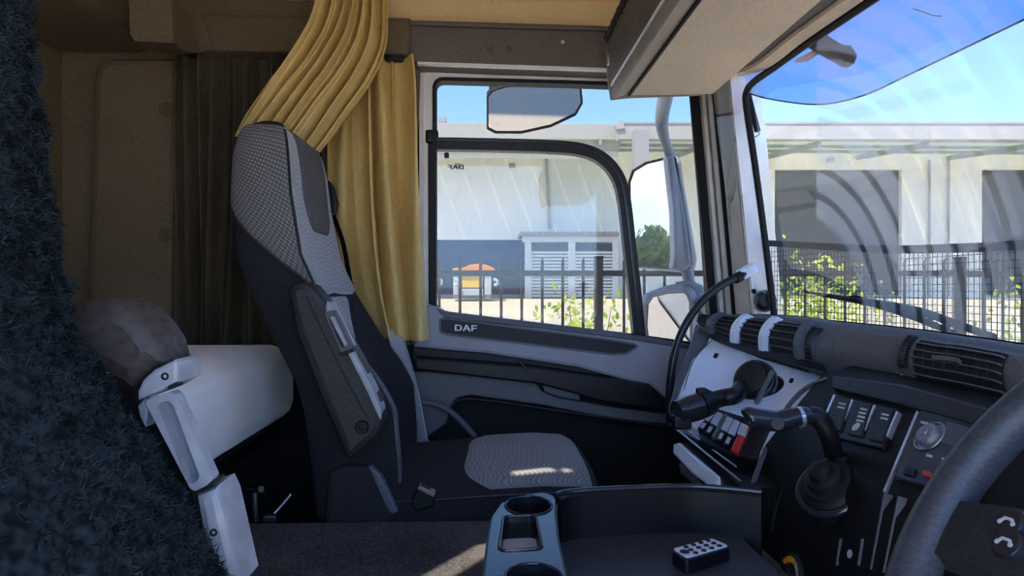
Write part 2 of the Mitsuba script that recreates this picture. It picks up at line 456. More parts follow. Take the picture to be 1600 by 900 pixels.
add('screw', lathe(at(879, 66, 2.07), (0, -1, 0), [(-.002, .006), (.003, .0055), (.004, 0)]), 'shelf_tan', HP)
add('edge_strip', slab([(652, 96), (800, 101), (952, 106), (952, 110), (800, 105), (652, 100)], YP(2.066), .02, .001), 'paint_frame', WL, label='pale strip along the lower edge of the header panel')
add('sill', box([hx0 - .02, 2.12, -1.05], [hx1 + .02, 2.26, -.97]), 'plastic_black', WL)
# cab front below the windscreen
add('wall_front', box([.84, -.18, -1.10], [.90, 2.2, -.14]), 'paint_cab', kind='structure', label='front wall of the cab below the windscreen')

# ------------------------------------------------------------------ passenger door
D1 = add('door_1', slab([(653, 560), (660, 500), (1000, 545), (1132, 572), (1128, 900), (653, 900)], YP(2.16), .08), 'void', kind='structure', label='passenger door with a large window and dark grey trim')
DP = YP(2.17)
O = poly_px([(681, 126), (880, 131), (1083, 138), (1098, 320), (1113, 540), (1000, 524), (850, 506), (700, 488), (681, 482)], DP, .022, .01)
outer = poly_px([(655, 105), (900, 112), (1091, 118), (1110, 330), (1131, 566), (1000, 548), (655, 520)], DP, .03)
add('frame', ex(outer.difference(O.buffer(.010)), DP, .05), 'paint_frame', D1, label='pale painted window frame')
add('frame_step', ex(outer.buffer(-.012).difference(outer.buffer(-.017)), DP, .01, front=.004), 'paint_frame', D1)
add('seal', ex(O.buffer(.010).difference(O.buffer(-.001)), DP, .05, front=.006), 'rubber', D1, label='black rubber window seal')
add('gasket', ex(outer.buffer(.013).difference(outer.buffer(.001)), DP, .05, front=.004), 'rubber', D1)
bar_l = [(674, 224), (780, 226), (870, 229), (915, 235), (945, 250), (966, 276), (976, 312), (984, 380), (993, 460), (1000, 530)]
bar = line_px(bar_l, DP, .0185)
add('divider', ex(bar.intersection(O.buffer(.004)), DP, .04, front=.004), 'plastic_black', D1, label='black bar that frames the lowering window pane')
add('divider_edge', ex(line_px([(x, y + (-5 if x < 900 else 0)) for x, y in bar_l], DP, .0035).intersection(O), DP, .012, front=.010), 'plastic_gloss', D1)
add('channel', slab([(669, 224), (681, 224), (680, 478), (670, 474)], DP, .04, .003, front=.008), 'rubber', D1)
add('latch', rbox(at(664, 224, 2.165), at(684, 200, 2.15)[[0, 1, 2]] * [1, 0, 1] + [0, 2.185, 0], .008), 'plastic_black', D1)
add('clip', rbox(at(694, 246, 2.16), at(701, 238, 2.16) + [0, .02, 0], .002), 'plastic_black', D1)
low = poly_px([(676, 224), (870, 229), (945, 250), (972, 300), (984, 380), (1000, 530), (680, 490)], DP)
GP = (np.array([0, 2.195, 0.0]), np.array([0, -1.0, 0]))
for g in (O.intersection(low), O.difference(low)):
    g = max(getattr(g, 'geoms', [g]), key=lambda q: q.area)
    tv, tf = trimesh.creation.triangulate_polygon(g, engine='earcut')
    add('pane', trimesh.Trimesh(np.c_[tv[:, 0], np.full(len(tv), 2.195), tv[:, 1]], tf[:, ::-1], process=False), 'glass', D1, smooth=False)
mk = meshkit.text_mesh('DAF', .0125, .0006, bold=True)
mk.vertices = mk.vertices * [1.55, 1, 1]; mk.vertices -= mk.bounds.mean(0)
cm = at(712, 261, 2.19)
add('pane_marking', trimesh.Trimesh(np.c_[cm[0] - mk.vertices[:, 0], np.full(len(mk.vertices), 2.19) + mk.vertices[:, 2], cm[2] + mk.vertices[:, 1]], mk.faces), 'rubber', D1, smooth=False)
# trim
add('upper_trim', slab([(646, 505), (655, 484), (668, 476), (682, 481), (697, 489), (850, 507), (1000, 526), (1140, 549), (1130, 640), (1060, 640), (1020, 606), (900, 574), (760, 553), (646, 546)], YP(2.09), .10, .010, .006), 'door_grey', D1)
add('sill_lip', slab([(682, 481), (697, 488), (850, 506), (1000, 525), (1120, 546), (1120, 553), (1000, 533), (850, 514), (695, 497)], YP(2.085), .03, .003), 'dash_grey', D1)
bp = poly_px([(686, 497), (700, 496), (945, 528), (990, 536), (1000, 541), (978, 554), (955, 555), (700, 524), (687, 520)], YP(2.09), .006)
add('badge_rim', ex(bp.difference(bp.buffer(-.006)), YP(2.09), .006, front=.0035), 'dash_grey', D1)
add('badge_panel', ex(bp.buffer(-.006), YP(2.09), .004, front=.0008), 'plastic_dark', D1)
tm = meshkit.text_mesh('DAF', .0175, .0015, bold=True); tm.vertices = tm.vertices * [1.45, 1, 1]; tm.vertices -= tm.bounds.mean(0)
ct = at(728, 512.5, 2.087)
add('badge_lettering', trimesh.Trimesh(np.c_[ct[0] + tm.vertices[:, 0], ct[1] - tm.vertices[:, 2], ct[2] + tm.vertices[:, 1] - .03 * tm.vertices[:, 0]], tm.faces), 'print_white', D1, smooth=False, label='white lettering reading DAF')
add('armrest_recess', slab([(646, 541), (760, 549), (900, 569), (1020, 602), (1070, 650), (1040, 646), (840, 604), (646, 584)], YP(2.125), .05), 'plastic_dark', D1)
add('armrest', slab([(648, 559), (830, 573), (1016, 601), (1050, 646), (1030, 642), (935, 627), (905, 617), (840, 600), (648, 580)], YP(2.05), .12, .006, .004), 'plastic_black', D1, label='black armrest ledge across the door')
add('pull_lip', slab([(815, 566), (828, 580), (822, 580), (810, 566)], YP(2.048), .02, .002), 'plastic_dark', D1)
add('lower_trim', slab([(646, 579), (760, 585), (835, 594), (846, 610), (868, 620), (960, 637), (1052, 648), (1048, 664), (960, 656), (850, 634), (735, 618), (716, 622), (706, 634), (700, 660), (646, 700)], YP(2.085), .10, .006, .008), 'door_lower', D1)
add('handle', slab([(838, 596), (905, 611), (911, 627), (875, 622), (852, 614)], YP(2.07), .05, .005, .004), 'dash_grey', D1, label='grey door handle')
add('grab_rail', tube([at(652, 628, 2.0), at(676, 631, 2.0), at(700, 641, 2.0), at(720, 658, 2.0), at(742, 682, 2.0)], .009, scale=[1, 1, 1, 1, 1]), 'dash_grey', D1)
add('pocket_edge', tube([at(700, 660, 2.07), at(705, 640, 2.07), at(720, 624, 2.07), at(780, 628, 2.07), at(880, 643, 2.07), at(1046, 667, 2.07)], .004), 'plastic_dark', D1)

# ------------------------------------------------------------------ windscreen and its pillar
def Xg(Y, z): return .835 - .078 * max(Y - .95, 0) ** 2 / .9 - .127 * (z + .08)


def on_glass(px, py, off=0.0):
    r = ray(px, py); lo, hi = .2, 4.0
    for _ in range(50):
        Y = (lo + hi) / 2; p = r * (Y / r[1])
        if p[0] > Xg(p[1], p[2]) + off: hi = Y
        else: lo = Y
    return p


W1 = thing('window_1', 'windscreen of the cab', None, kind='structure')
GY, GZ = np.linspace(-.02, 2.02, 40), np.linspace(-.16, .62, 14)
gm, _ = sheet(np.array([[[Xg(y, z), y, z] for y in GY] for z in GZ]))
add('pane', gm, 'windscreen', W1, smooth=True)
# painted reflection glare with dark arcs, in a pale film outside the pane
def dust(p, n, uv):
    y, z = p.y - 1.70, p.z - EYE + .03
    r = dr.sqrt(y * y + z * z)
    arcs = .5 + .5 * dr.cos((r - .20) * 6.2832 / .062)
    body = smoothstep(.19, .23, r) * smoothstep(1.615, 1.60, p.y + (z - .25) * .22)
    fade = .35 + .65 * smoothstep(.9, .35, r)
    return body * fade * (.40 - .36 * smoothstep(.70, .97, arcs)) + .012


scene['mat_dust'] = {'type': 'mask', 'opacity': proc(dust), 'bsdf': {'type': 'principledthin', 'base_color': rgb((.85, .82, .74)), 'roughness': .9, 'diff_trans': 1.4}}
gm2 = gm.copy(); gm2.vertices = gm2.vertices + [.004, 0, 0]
add('glare_film', gm2, 'dust', W1, smooth=True)
edge = [on_glass(x, y, -.006) for x, y in ((1365, -2), (1270, 62), (1210, 105), (1178, 128), (1167, 143), (1166, 165), (1180, 260), (1196, 380), (1210, 495))]
e0, d0 = edge[0], edge[0] - edge[1]
edge = [e0 + d0 * ((e0[1] + .02) / -d0[1] if d0[1] < 0 else 0)] + edge
add('seal', tube(edge, .009), 'rubber', W1, label='black rubber windscreen seal')
hb = [(e + np.array([-.045, .0, .028])) for e in edge[:5]]
# header beam above the windscreen and pillar
hs = [(-.055, -.012), (-.03, -.03), (.02, -.035), (.055, -.012), (.06, .05), (.02, .09), (-.07, .09), (-.075, .02)]
P0 = at(1158, 118, 1.98)
pth = [edge[0], edge[1], edge[2], edge[3] + [0, .01, 0], P0 + [.01, .04, .005]]
def beam(o, w):
    q = spline([np.array(e) + o for e in pth], 8); return sweep(q, np.array(w))
add('trim_1', beam([-.058, 0, .035], [(-.05, .0), (-.046, -.012), (-.02, -.022), (.02, -.022), (.05, -.03), (.062, -.018), (.062, .0), (.05, .25), (-.05, .25)]), 'shelf_dark', kind='structure', label='brown header trim above the windscreen')
add('header_strip', beam([-.026, 0, .012], [(-.02, .004), (-.02, -.008), (.012, -.012), (.016, .004)]), 'shelf_tan', 'trim_1')


def pil(top, bot, m, name, parent, label=None):
    """A bar from the roof to the dash; top and bot are (pixel x, Y) of its profile at the heights of rows 130 and 510."""
    r0 = np.array([at(x, 130, Y) for x, Y in top]); r1 = np.array([at(x, 510, Y) for x, Y in bot])
    d = r1 - r0
    rings = [r0 - d * .12, r0, r0 + d * .33, r0 + d * .66, r1, r1 + d * .25]
    return add(name, loft(np.array(rings)), m, parent, label=label, smooth=30)


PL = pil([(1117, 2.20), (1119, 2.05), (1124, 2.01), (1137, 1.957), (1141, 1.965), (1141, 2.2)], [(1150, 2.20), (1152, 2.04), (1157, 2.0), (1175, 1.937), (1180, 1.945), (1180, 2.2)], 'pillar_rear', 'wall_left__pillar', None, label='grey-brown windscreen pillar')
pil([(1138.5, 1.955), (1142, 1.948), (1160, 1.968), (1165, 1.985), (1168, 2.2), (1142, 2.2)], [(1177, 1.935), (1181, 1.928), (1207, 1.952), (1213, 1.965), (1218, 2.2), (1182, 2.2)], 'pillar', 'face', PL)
pil([(1076, 2.14), (1091, 2.14), (1091, 2.19), (1076, 2.19)], [(1111, 2.14), (1123, 2.14), (1123, 2.19), (1111, 2.19)], 'rubber', 'door_seal', PL)
pil([(1092, 2.16), (1095, 2.15), (1100, 2.15), (1102, 2.16), (1102, 2.2), (1092, 2.2)], [(1124, 2.16), (1127, 2.15), (1133, 2.15), (1135, 2.16), (1135, 2.2), (1124, 2.2)], 'paint_frame', 'jamb', PL)
pil([(1103, 2.13), (1105, 2.12), (1111, 2.12), (1113, 2.13), (1113, 2.2), (1103, 2.2)], [(1136, 2.13), (1138, 2.12), (1145, 2.12), (1147, 2.13), (1147, 2.2), (1136, 2.2)], 'paint_frame', 'jamb', PL)
pil([(1112, 2.10), (1119, 2.10), (1119, 2.2), (1112, 2.2)], [(1146, 2.10), (1152, 2.10), (1152, 2.2), (1146, 2.2)], 'rubber', 'door_seal', PL)
pil([(1160, 1.99), (1168, 1.99), (1190, 2.27), (1085, 2.27)], [(1207, 1.98), (1216, 1.98), (1225, 2.27), (1125, 2.27)], 'paint_cab', 'outer_skin', PL)
for px, py in ((1150, 218), (1178, 455)): add('screw', lathe(at(px, py, 1.948 if py < 300 else 1.932), (.25, -1, 0), [(-.002, .007), (.002, .0065), (.003, .003), (.001, .002), (.001, 0)]), 'rubber', PL)
add('seam', tube([at(1121, 181, 2.02), at(1141, 180, 1.945), at(1164, 178, 1.968)], .0012), 'shelf_dark', PL)
k = thing('pillar_knob', 'round black knob on the windscreen pillar above the dash', 'knob')
kp = at(1196, 470, 1.90)
add('cap', lathe(kp, (-.35, -1, .05), [(-.01, .027), (.004, .027), (.012, .024), (.020, .018), (.022, .008), (.020, 0)]), 'plastic_black', k)
add('base', lathe(kp, (-.35, -1, .05), [(-.05, .029), (.001, .030), (.003, .028), (.003, 0)]), 'dash_grey', k)
k = thing('microphone_stick', 'short black stick on a thin wire at the top corner of the windscreen', 'antenna')
add('body', tube([at(1169, 148, 1.93), at(1176, 175, 1.92), at(1184, 205, 1.91)], .0085, 10, 2), 'rubber', k)
add('wire', tube([at(1184, 205, 1.91), at(1187, 209, 1.91), at(1182, 213, 1.92), at(1172, 217, 1.93)], .0012, 6), 'rubber', k)

# ------------------------------------------------------------------ overhead shelf
YE = 1.90
q = lambda x, y: (at(x, y, YE)[0], at(x, y, YE)[2])
SH = thing('overhead_shelf', 'tan overhead storage shelf along the top of the windscreen', 'shelf')
u1, u2, u3 = q(1113, 147), q(983, 149), q(958, 155)
w1, w2 = q(956, 137), q(952, 122)
add('underside', exty([u1, (u1[0] + .02, u1[1] + .02), (u1[0] + .03, .80), (u2[0], .80), u2], -.1, YE, .006), 'shelf_tan', SH)
add('lip', exty([(u2[0] - .004, u2[1] + .002), (u3[0], u3[1] - .002), (u3[0] - .004, u3[1] + .004), (w1[0], w1[1]), (w1[0] + .04, w1[1] + .03), (u2[0] - .004, .6)], -.1, YE - .004, .004), 'shelf_lip', SH)
add('edge_strip', exty([(w1[0] - .004, w1[1] - .001), (w1[0] - .006, w1[1] + .005), (w1[0] + .01, w1[1] + .005)], 1.05, YE - .01, .001), 'paint_frame', SH, label='thin pale strip along the shelf edge')
w3 = q(950, 60)
add('front_board', exty([(w1[0], w1[1] + .004), (w2[0], w2[1]), (w3[0] - .005, w3[1] - .01), (w3[0] + .02, w3[1] - .01), (w1[0] + .04, w1[1] + .02)], -.1, YE - .002, .004), 'shelf_dark', SH)
add('net_edge', tube([(w3[0] - .004, y, w3[1] - .006 + .006 * math.sin(y * 160)) for y in np.linspace(YE - .01, 0, 170)], .010, 6, 1), 'rubber', SH, label='black knotted net edge')
add('end_plate', slab([(948, 44), (975, 44), (1090, 110), (1096, 148), (984, 152), (955, 155), (949, 120)], YP(YE + .012), .012, .003), 'shelf_lip', SH)
add('clip', rbox(at(950, 100, YE - .02), at(957, 84, YE - .02) + [0, .02, 0], .003), 'silver', SH)
add('notch_edge', exty([(u2[0] - .003, u2[1] - .004), (u2[0] + .002, u2[1] - .004), (u2[0] + .002, u2[1] + .01), (u2[0] - .003, u2[1] + .01)], -.1, YE - .002), 'rubber', SH)

# ------------------------------------------------------------------ dash
BAND = np.array([  # pixel x, crest y, crest depth, bottom y, bottom depth
    (1094, 497, 2.02, 520, 1.99), (1112, 495, 1.96, 530, 1.93), (1150, 494, 1.86, 545, 1.83), (1200, 496, 1.74, 559, 1.71), (1250, 501, 1.62, 572, 1.58),
    (1300, 507, 1.50, 583, 1.46), (1360, 513, 1.375, 595, 1.335), (1430, 521, 1.25, 611, 1.21), (1510, 533, 1.12, 630, 1.08), (1600, 547, 1.00, 652, .96), (1700, 563, .858, 676, .83)], float)
def band_pts(p):
    b = [np.interp(p, BAND[:, 0], BAND[:, i]) for i in range(1, 5)]
    return at(p + 14, b[0], b[1]), at(p, b[2], b[3])


def band(p, v, off=0.0):
    """A point of the dash band: p is the pixel column it was measured at, v runs from the crest (0) to its lower lip (1)."""
    c, b = band_pts(p); d = b - c
    c2, b2 = band_pts(p + 6); t = c2 - c; t /= np.linalg.norm(t)
    n = np.cross(d, t); n /= np.linalg.norm(n)
    if n[0] > 0: n = -n
    bul = .030 * (1 - (2 * v - .9) ** 2 / 1.21)
    return c + d * v + n * (bul + off)


ps = list(np.linspace(1086, 1700, 58))
vs_ = np.linspace(0, 1, 13)
rings = []
def ring_at(p):
    r = [band(p, v) for v in vs_]
    xw = Xg(r[0][1], -.1) - .004
    return [np.array([xw, r[0][1], -.20])] + [np.array([xw, r[0][1], r[0][2] - .012 - .01 * (xw > .8)])] + [r[0] * .5 + np.array([xw, r[0][1], r[0][2] + .004]) * .5] + r + [r[-1] + np.array([.03, 0, -.012]), r[-1] + np.array([.10, 0, -.02])]
for p in ps: rings.append(ring_at(p))
last = np.array(rings[-1])
for dy in (.1, .3, .6, .95): rings.append(last + np.array([.012 * dy, -dy, 0]))
DB = add('dashboard', loft(np.array(rings)), 'dash_grey', label='dark grey padded dashboard under the windscreen', cat='dashboard', smooth=50)
# brown-grey pad over the middle of the band
add('pad', sheet(np.array([[band(p, v, .004 if 0 < i < 13 and 0 < j < 11 else -.006) for j, v in enumerate(np.linspace(.10, .98, 12))] for i, p in enumerate(np.linspace(1306, 1424, 14))]), .006)[0], 'dash_brown', DB, smooth=60)
# passenger end vents: surround, dark back, slats and ribs
def band_strip(pa, pb, va, vb, o0, o1, n=8, lean=0):
    P = lambda p, v, o: band(p, v, o)
    L = []
    for s in np.linspace(0, 1, n):
        p = pa + (pb - pa) * s
        V_ = np.linspace(va, vb, 7)
        L.append([P(p, v, o1) for v in V_] + [P(p, vb, o0), P(p, va, o0)])
    m = loft(np.array(L)); return m


def vent(pa, pb, va, vb, slats, name, label, lift=0.0, frame='dash_brown'):
    V = add(name, band_strip(pa, pb, va, vb, -.02, .0045 + lift, 14), 'void', DB, label=label, smooth=False)
    for i in range(slats):
        v = va + (vb - va) * (i + .55) / (slats + .1)
        P = []
        for s in np.linspace(0, 1, 9):
            p = pa + (pb - pa) * s
            P.append([band(p, v - .018, .003 + lift), band(p, v - .018, .0085 + lift), band(p, v + .006, .011 + lift), band(p, v + .016, .009 + lift), band(p, v + .012, .003 + lift)])
        add('slat', loft(np.array(P)), frame, V, smooth=30)
    return V


SUR = add('vent_surround', sheet(np.array([[band(p, v, .003 if 0 < i < 23 and 0 < j < 9 else -.008) for j, v in enumerate(np.linspace(.06, .97, 10))] for i, p in enumerate(np.linspace(1090, 1296, 24))]), .006)[0], 'dash_grey', DB, smooth=60)
vent(1096, 1119, .18, .74, 5, 'vent', 'small slatted vent at the passenger end of the dash')
vent(1126, 1158, .14, .80, 5, 'vent', None); vent(1166, 1204, .15, .82, 5, 'vent', None); vent(1213, 1262, .17, .84, 4, 'vent', None)
for pc in (1122, 1162, 1208.5, 1266):
    P = [[band(pc - 4.5 + 16 * (.5 - v), v, -.005), band(pc - 4 + 16 * (.5 - v), v, .019), band(pc + 4 + 16 * (.5 - v), v, .019), band(pc + 4.5 + 16 * (.5 - v), v, -.005)] for v in np.linspace(.08, .92, 10)]
    add('rib', loft(np.array(P)), 'panel_light' if 1150 < pc < 1250 else 'dash_grey', DB, smooth=30)
add('vent_hood', band_strip(1118, 1292, .90, 1.02, .0, .016, 20), 'plastic_dark', DB, smooth=30)
P = [[band(1272 + 12 * (.5 - v), v, .0), band(1274 + 12 * (.5 - v), v, .008), band(1285 + 12 * (.5 - v), v, .008), band(1287 + 12 * (.5 - v), v, .0)] for v in np.linspace(.2, .85, 10)]
TW = add('thumb_wheel', loft(np.array(P)), 'plastic_black', DB)
for v in np.linspace(.24, .8, 9): add('tooth', loft(np.array([[band(pp + 12 * (.5 - v), v - .012, .006), band(pp + 12 * (.5 - v), v - .006, .011), band(pp + 12 * (.5 - v), v + .012, .006)] for pp in (1275, 1284)])), 'dash_brown', TW)
# centre vent
CV = add('vent_surround', sheet(np.array([[band(p, v, .008 if 0 < i < 23 and 0 < j < 9 else -.004) for j, v in enumerate(np.linspace(.10, 1.0, 10))] for i, p in enumerate(np.linspace(1416, 1680, 24))]), .006)[0], 'dash_brown', DB, smooth=60)
V = vent(1452, 1600, .22, .86, 5, 'vent', 'wide slatted vent in the middle of the dash', .007)
for s in np.linspace(.12, .88, 7):
    p = 1452 + 140 * s
    add('fin', loft(np.array([[band(p + 8 * (.5 - v), v, .008), band(p + 8 * (.5 - v), v, .0122), band(p + 2 + 8 * (.5 - v), v, .0122), band(p + 2 + 8 * (.5 - v), v, .008)] for v in np.linspace(.24, .84, 8)])), 'plastic_black', V)
add('tab', loft(np.array([[band(p, .47, .014), band(p, .46, .021), band(p, .53, .021), band(p, .54, .014)] for p in np.linspace(1492, 1532, 6)])), 'dash_brown', V)
P = [[band(1426 + 14 * (.5 - v), v, .004), band(1428 + 14 * (.5 - v), v, .013), band(1439 + 14 * (.5 - v), v, .013), band(1441 + 14 * (.5 - v), v, .004)] for v in np.linspace(.16, .72, 10)]
TW = add('thumb_wheel', loft(np.array(P)), 'plastic_black', DB)
for v in np.linspace(.2, .68, 10): add('tooth', loft(np.array([[band(pp + 14 * (.5 - v), v - .014, .011), band(pp + 14 * (.5 - v), v - .006, .017), band(pp + 14 * (.5 - v), v + .012, .011)] for pp in (1430, 1438)])), 'dash_brown', TW)
add('print', lathe(band(1424, .86, .009), np.array([-.8, -.5, .3]), [(-.002, .005), (.0008, .005), (.0008, 0)]), 'print_grey', DB)
add('rib', loft(np.array([[band(1447 + 12 * (.5 - v), v, .0), band(1448 + 12 * (.5 - v), v, .014), band(1451 + 12 * (.5 - v), v, .014), band(1452 + 12 * (.5 - v), v, .0)] for v in np.linspace(.12, .92, 10)])), 'dash_grey', DB)

# light panel under the passenger vents
PA, PB, PC = at(1108, 532, 1.93), at(1255, 584, 1.60), at(1068, 622, 1.69)
PLP = plane3(PA, PB, PC)
LP = add('lower_dash', slab([(1088, 505), (1112, 520), (1190, 552), (1262, 574), (1300, 590), (1250, 640), (1195, 720), (1120, 690), (1048, 645), (1062, 600), (1085, 540)], PLP, .07, .012, .012), 'panel_light', label='pale grey lower dash panel in front of the passenger seat', cat='dash panel')
add('seam', ex(line_px([(1112, 532), (1085, 562), (1068, 610)], PLP, .0012), PLP, .004, front=.0006), 'shelf_dark', LP)
add('end_cap', slab([(1088, 508), (1110, 524), (1104, 540), (1082, 562), (1064, 606), (1050, 640), (1044, 640), (1058, 590), (1078, 540)], PLP, .06, .006, front=.006), 'dash_grey', LP)
for x, y in ((1118, 556), (1236, 595)): add('screw', slab([(x - 4, y + 3), (x + 2, y + 4), (x + 5, y - 3), (x - 1, y - 4)], PLP, .004, .0, .001, .001), 'rubber', LP)
add('under_lip', slab([(1112, 522), (1190, 553), (1262, 575), (1262, 582), (1190, 561), (1112, 530)], PLP, .03, .002, front=.010), 'rubber', LP)
# switch row at the foot of the panel
SP = (PLP[0] + PLP[1] * .004, PLP[1])
SW = add('switch_bank', slab([(1098, 672), (1122, 640), (1160, 652), (1204, 668), (1180, 722), (1140, 712), (1092, 690)], SP, .06, .004, .006, .004), 'plastic_black', label='row of rocker switches below the pale dash panel', cat='switch panel')
def rock(f, a, b, w):      # a piece of the rocker at f along the row, from a to b of its length, w pixels wide
    tx, ty, bx_, by_ = 1116 + 56 * f, 646 + 26 * f, 1094 + 62 * f, 676 + 40 * f
    P = lambda t, d: (tx + (bx_ - tx) * t + d, ty + (by_ - ty) * t + d * .42)
    return [P(b, -w / 2), P(a, -w / 2), P(a, w / 2), P(b, w / 2)]
for f, k_ in ((.04, 0), (.21, 0), (.49, 0), (.68, 0), (.90, 1)):
    r_ = add('rocker', slab(rock(f, .0, 1.0, 10.5 if not k_ else 13), SP, .03, .003, .002, .011), 'red' if k_ else 'plastic_black', SW, label='red rocker switch' if k_ else None)
    add('cap', slab(rock(f, .02, .56 if not k_ else .42, 9.5 if not k_ else 12), SP, .006, .002, .002, .0135), 'trim_light', r_)
    if not k_: add('legend', slab(rock(f, .68, .92, 5), SP, .004, .0, .0, .0118), 'print_grey', r_)
add('divider', slab(rock(.35, -.05, 1.0, 6), SP, .02, .002, .001, .012), 'dash_grey', SW)

# stepped shelf lips under it
def ledge(name, a, b, h, d, m, parent, c=None, rr=.006):
    p0, p1 = np.array(a), np.array(b)
    pth = [p0, (p0 + p1) / 2 + (np.array(c) if c is not None else 0), p1]
    return add(name, sweep(spline(pth, 8), [(-d, -h + rr), (-d + rr, -h), (.02, -h), (.02, h), (-d + rr, h), (-d, h - rr)][::-1]), m, parent, smooth=40)
TR = thing('dash_tray', 'stepped black tray with a pale front lip at the foot of the passenger dash', 'tray')
add('upper_ledge', sweep(spline([at(1050, 664, 1.72), at(1098, 702, 1.52), at(1160, 750, 1.34)], 8), [(.012, -.02), (.012, .004), (-.012, .006), (-.06, .006), (-.06, -.02)]), 'plastic_black', TR)
add('bright_edge', tube([at(1051, 666, 1.64), at(1097, 703, 1.48), at(1157, 752, 1.32)], .0026), 'silver', TR, label='thin bright edge')
add('bright_edge', tube([at(1070, 670, 1.62), at(1110, 700, 1.47), at(1150, 729, 1.34)], .002), 'silver', TR)
add('body', sweep(spline([at(1052, 690, 1.700), at(1095, 730, 1.500), at(1165, 790, 1.280)], 8), [(.004, -.045), (.002, .03), (-.12, .04), (-.12, -.07), (-.04, -.07)]), 'plastic_black', TR)
add('pale_lip', slab([(1049, 694), (1060, 690), (1090, 716), (1124, 742), (1122, 756), (1112, 763), (1080, 740), (1050, 708)], plane3(at(1050, 700, 1.63), at(1120, 750, 1.39), at(1050, 720, 1.600)), .03, .006, .004), 'panel_light', TR)
add('lower_lip', slab([(1056, 722), (1064, 722), (1096, 752), (1128, 776), (1126, 790), (1100, 772), (1062, 740)], plane3(at(1056, 722, 1.63), at(1126, 780, 1.39), at(1056, 742, 1.61)), .03, .005, .004), 'dash_grey', TR)
add('lower_lip', slab([(1110, 796), (1118, 800), (1146, 826), (1146, 838), (1120, 814)], plane3(at(1110, 796, 1.500), at(1146, 830, 1.360), at(1110, 816, 1.480)), .03, .004, .003), 'dash_grey', TR)
add('toe_panel', exty([(.52, -.47), (.56, -.60), (.62, -1.015), (.83, -1.015), (.83, -.35), (.66, -.42)], 1.37, 1.95), 'void', TR)

# centre pod
YF = 1.37
a_, b_, c_ = at(1282, 588, YF), at(1196, 695, YF), at(1142, 905, YF)
prof = [(a_[0], a_[2]), (b_[0], b_[2]), (c_[0], c_[2]), (c_[0] + .02, -1.015), (.83, -1.015), (.83, a_[2] + .02), (a_[0] + .06, a_[2] + .02)]
CS = add('centre_console', exty(prof, .12, YF, .012), 'pod_black', label='black centre console beside the steering wheel', cat='console')
n1 = np.array([a_[2] - b_[2], 0, -(a_[0] - b_[0])]); n1 = n1 / np.linalg.norm(n1); n1 = n1 if n1[0] < 0 else -n1
n2 = np.array([b_[2] - c_[2], 0, -(b_[0] - c_[0])]); n2 = n2 / np.linalg.norm(n2); n2 = n2 if n2[0] < 0 else -n2
P1, P2 = (a_, n1), (b_, n2)
add('arc_trim', ex(line_px([(1292, 592), (1262, 604), (1236, 628), (1214, 662)], P1, .003), P1, .008, front=.003), 'dash_grey', CS)
add('arc_trim', ex(line_px([(1196, 700), (1178, 750), (1166, 800)], P1, .003), P1, .008, front=.003), 'dash_grey', CS)
add('ridge', slab([(1300, 590), (1420, 606), (1600, 655), (1600, 690), (1420, 640), (1306, 612)], P1, .05, .006, .004, .012), 'plastic_dark', CS)
SB = thing('switch_cluster', 'three dark switches between silver strips on the centre console', 'switch panel')
add('plate', slab([(1304, 618), (1408, 642), (1384, 706), (1296, 684)], P1, .02, .003, .004, .006), 'plastic_black', SB)
for x in (1308, 1336, 1371, 1407):
    add('silver_strip', slab([(x - 1, 614 + (x - 1308) * .27 + 6), (x + 3, 615 + (x - 1308) * .27 + 6), (x - 14, 654 + (x - 1308) * .27 + 6), (x - 18, 654 + (x - 1308) * .27 + 6)], P1, .012, .0008, .0, .008), 'silver', SB)
for x in (1309, 1343, 1377):
    y = 622 + (x - 1309) * .26
    r_ = add('rocker', slab([(x + 2, y), (x + 26, y + 6), (x + 10, y + 58), (x - 14, y + 52)], P1, .012, .002, .003, .010), 'plastic_dark', SB)
    e_ = .6 if x != 1343 else 1.5
    for j in range(2 if x != 1343 else 4):
        add('legend', slab([(x + 9 - j * 2, y + 12 + 6 * j), (x + 20 - j * 2, y + 14.5 + 6 * j), (x + 19 - j * 2, y + 17.5 + 6 * j), (x + 8 - j * 2, y + 15 + 6 * j)], P1, .003, 0, 0, .0108), 'print_grey', r_)
    if x == 1343: add('symbol', lathe(hit(x + 2, y + 42, P1) + n1 * .010, n1, [(0, .008), (.001, .008), (.001, .0055), (.0004, .0055), (.0004, 0)]), 'print_grey', r_)
add('long_trim', slab([(1437, 638), (1441, 640), (1386, 772), (1382, 770)], P1, .012, .001, 0, .004), 'silver', CS, label='long slim silver trim line')
add('long_trim', slab([(1382, 770), (1385, 772), (1362.5, 890), (1360, 890)], P2, .012, .001, 0, .002), 'dash_grey', CS)
add('long_trim', slab([(1404, 775), (1406.5, 776), (1382.5, 895), (1380, 895)], P2, .012, .001, 0, .002), 'dash_grey', CS)
HT = thing('radio', 'black audio panel with a round silver knob left of the steering wheel', 'radio')
add('face', slab([(1446, 640), (1560, 676), (1530, 790), (1402, 752)], P1, .02, .003, .006, .008), 'plastic_gloss', HT)
add('display', slab([(1486, 664), (1548, 682), (1536, 716), (1478, 698)], P1, .004, .001, .003, .0095), 'dark_glass', HT)
kc = hit(1460, 688, P1)
add('knob', lathe(kc, n1, [(0, .022), (.008, .022), (.009, .018), (.017, .0165), (.019, .014), (.019, .006), (.021, .005), (.0215, 0)]), 'knob_grey', HT, label='round silver knob')
add('knob_ring', torus(kc + n1 * .009, n1, .0235, .0018), 'metal_grey', HT)
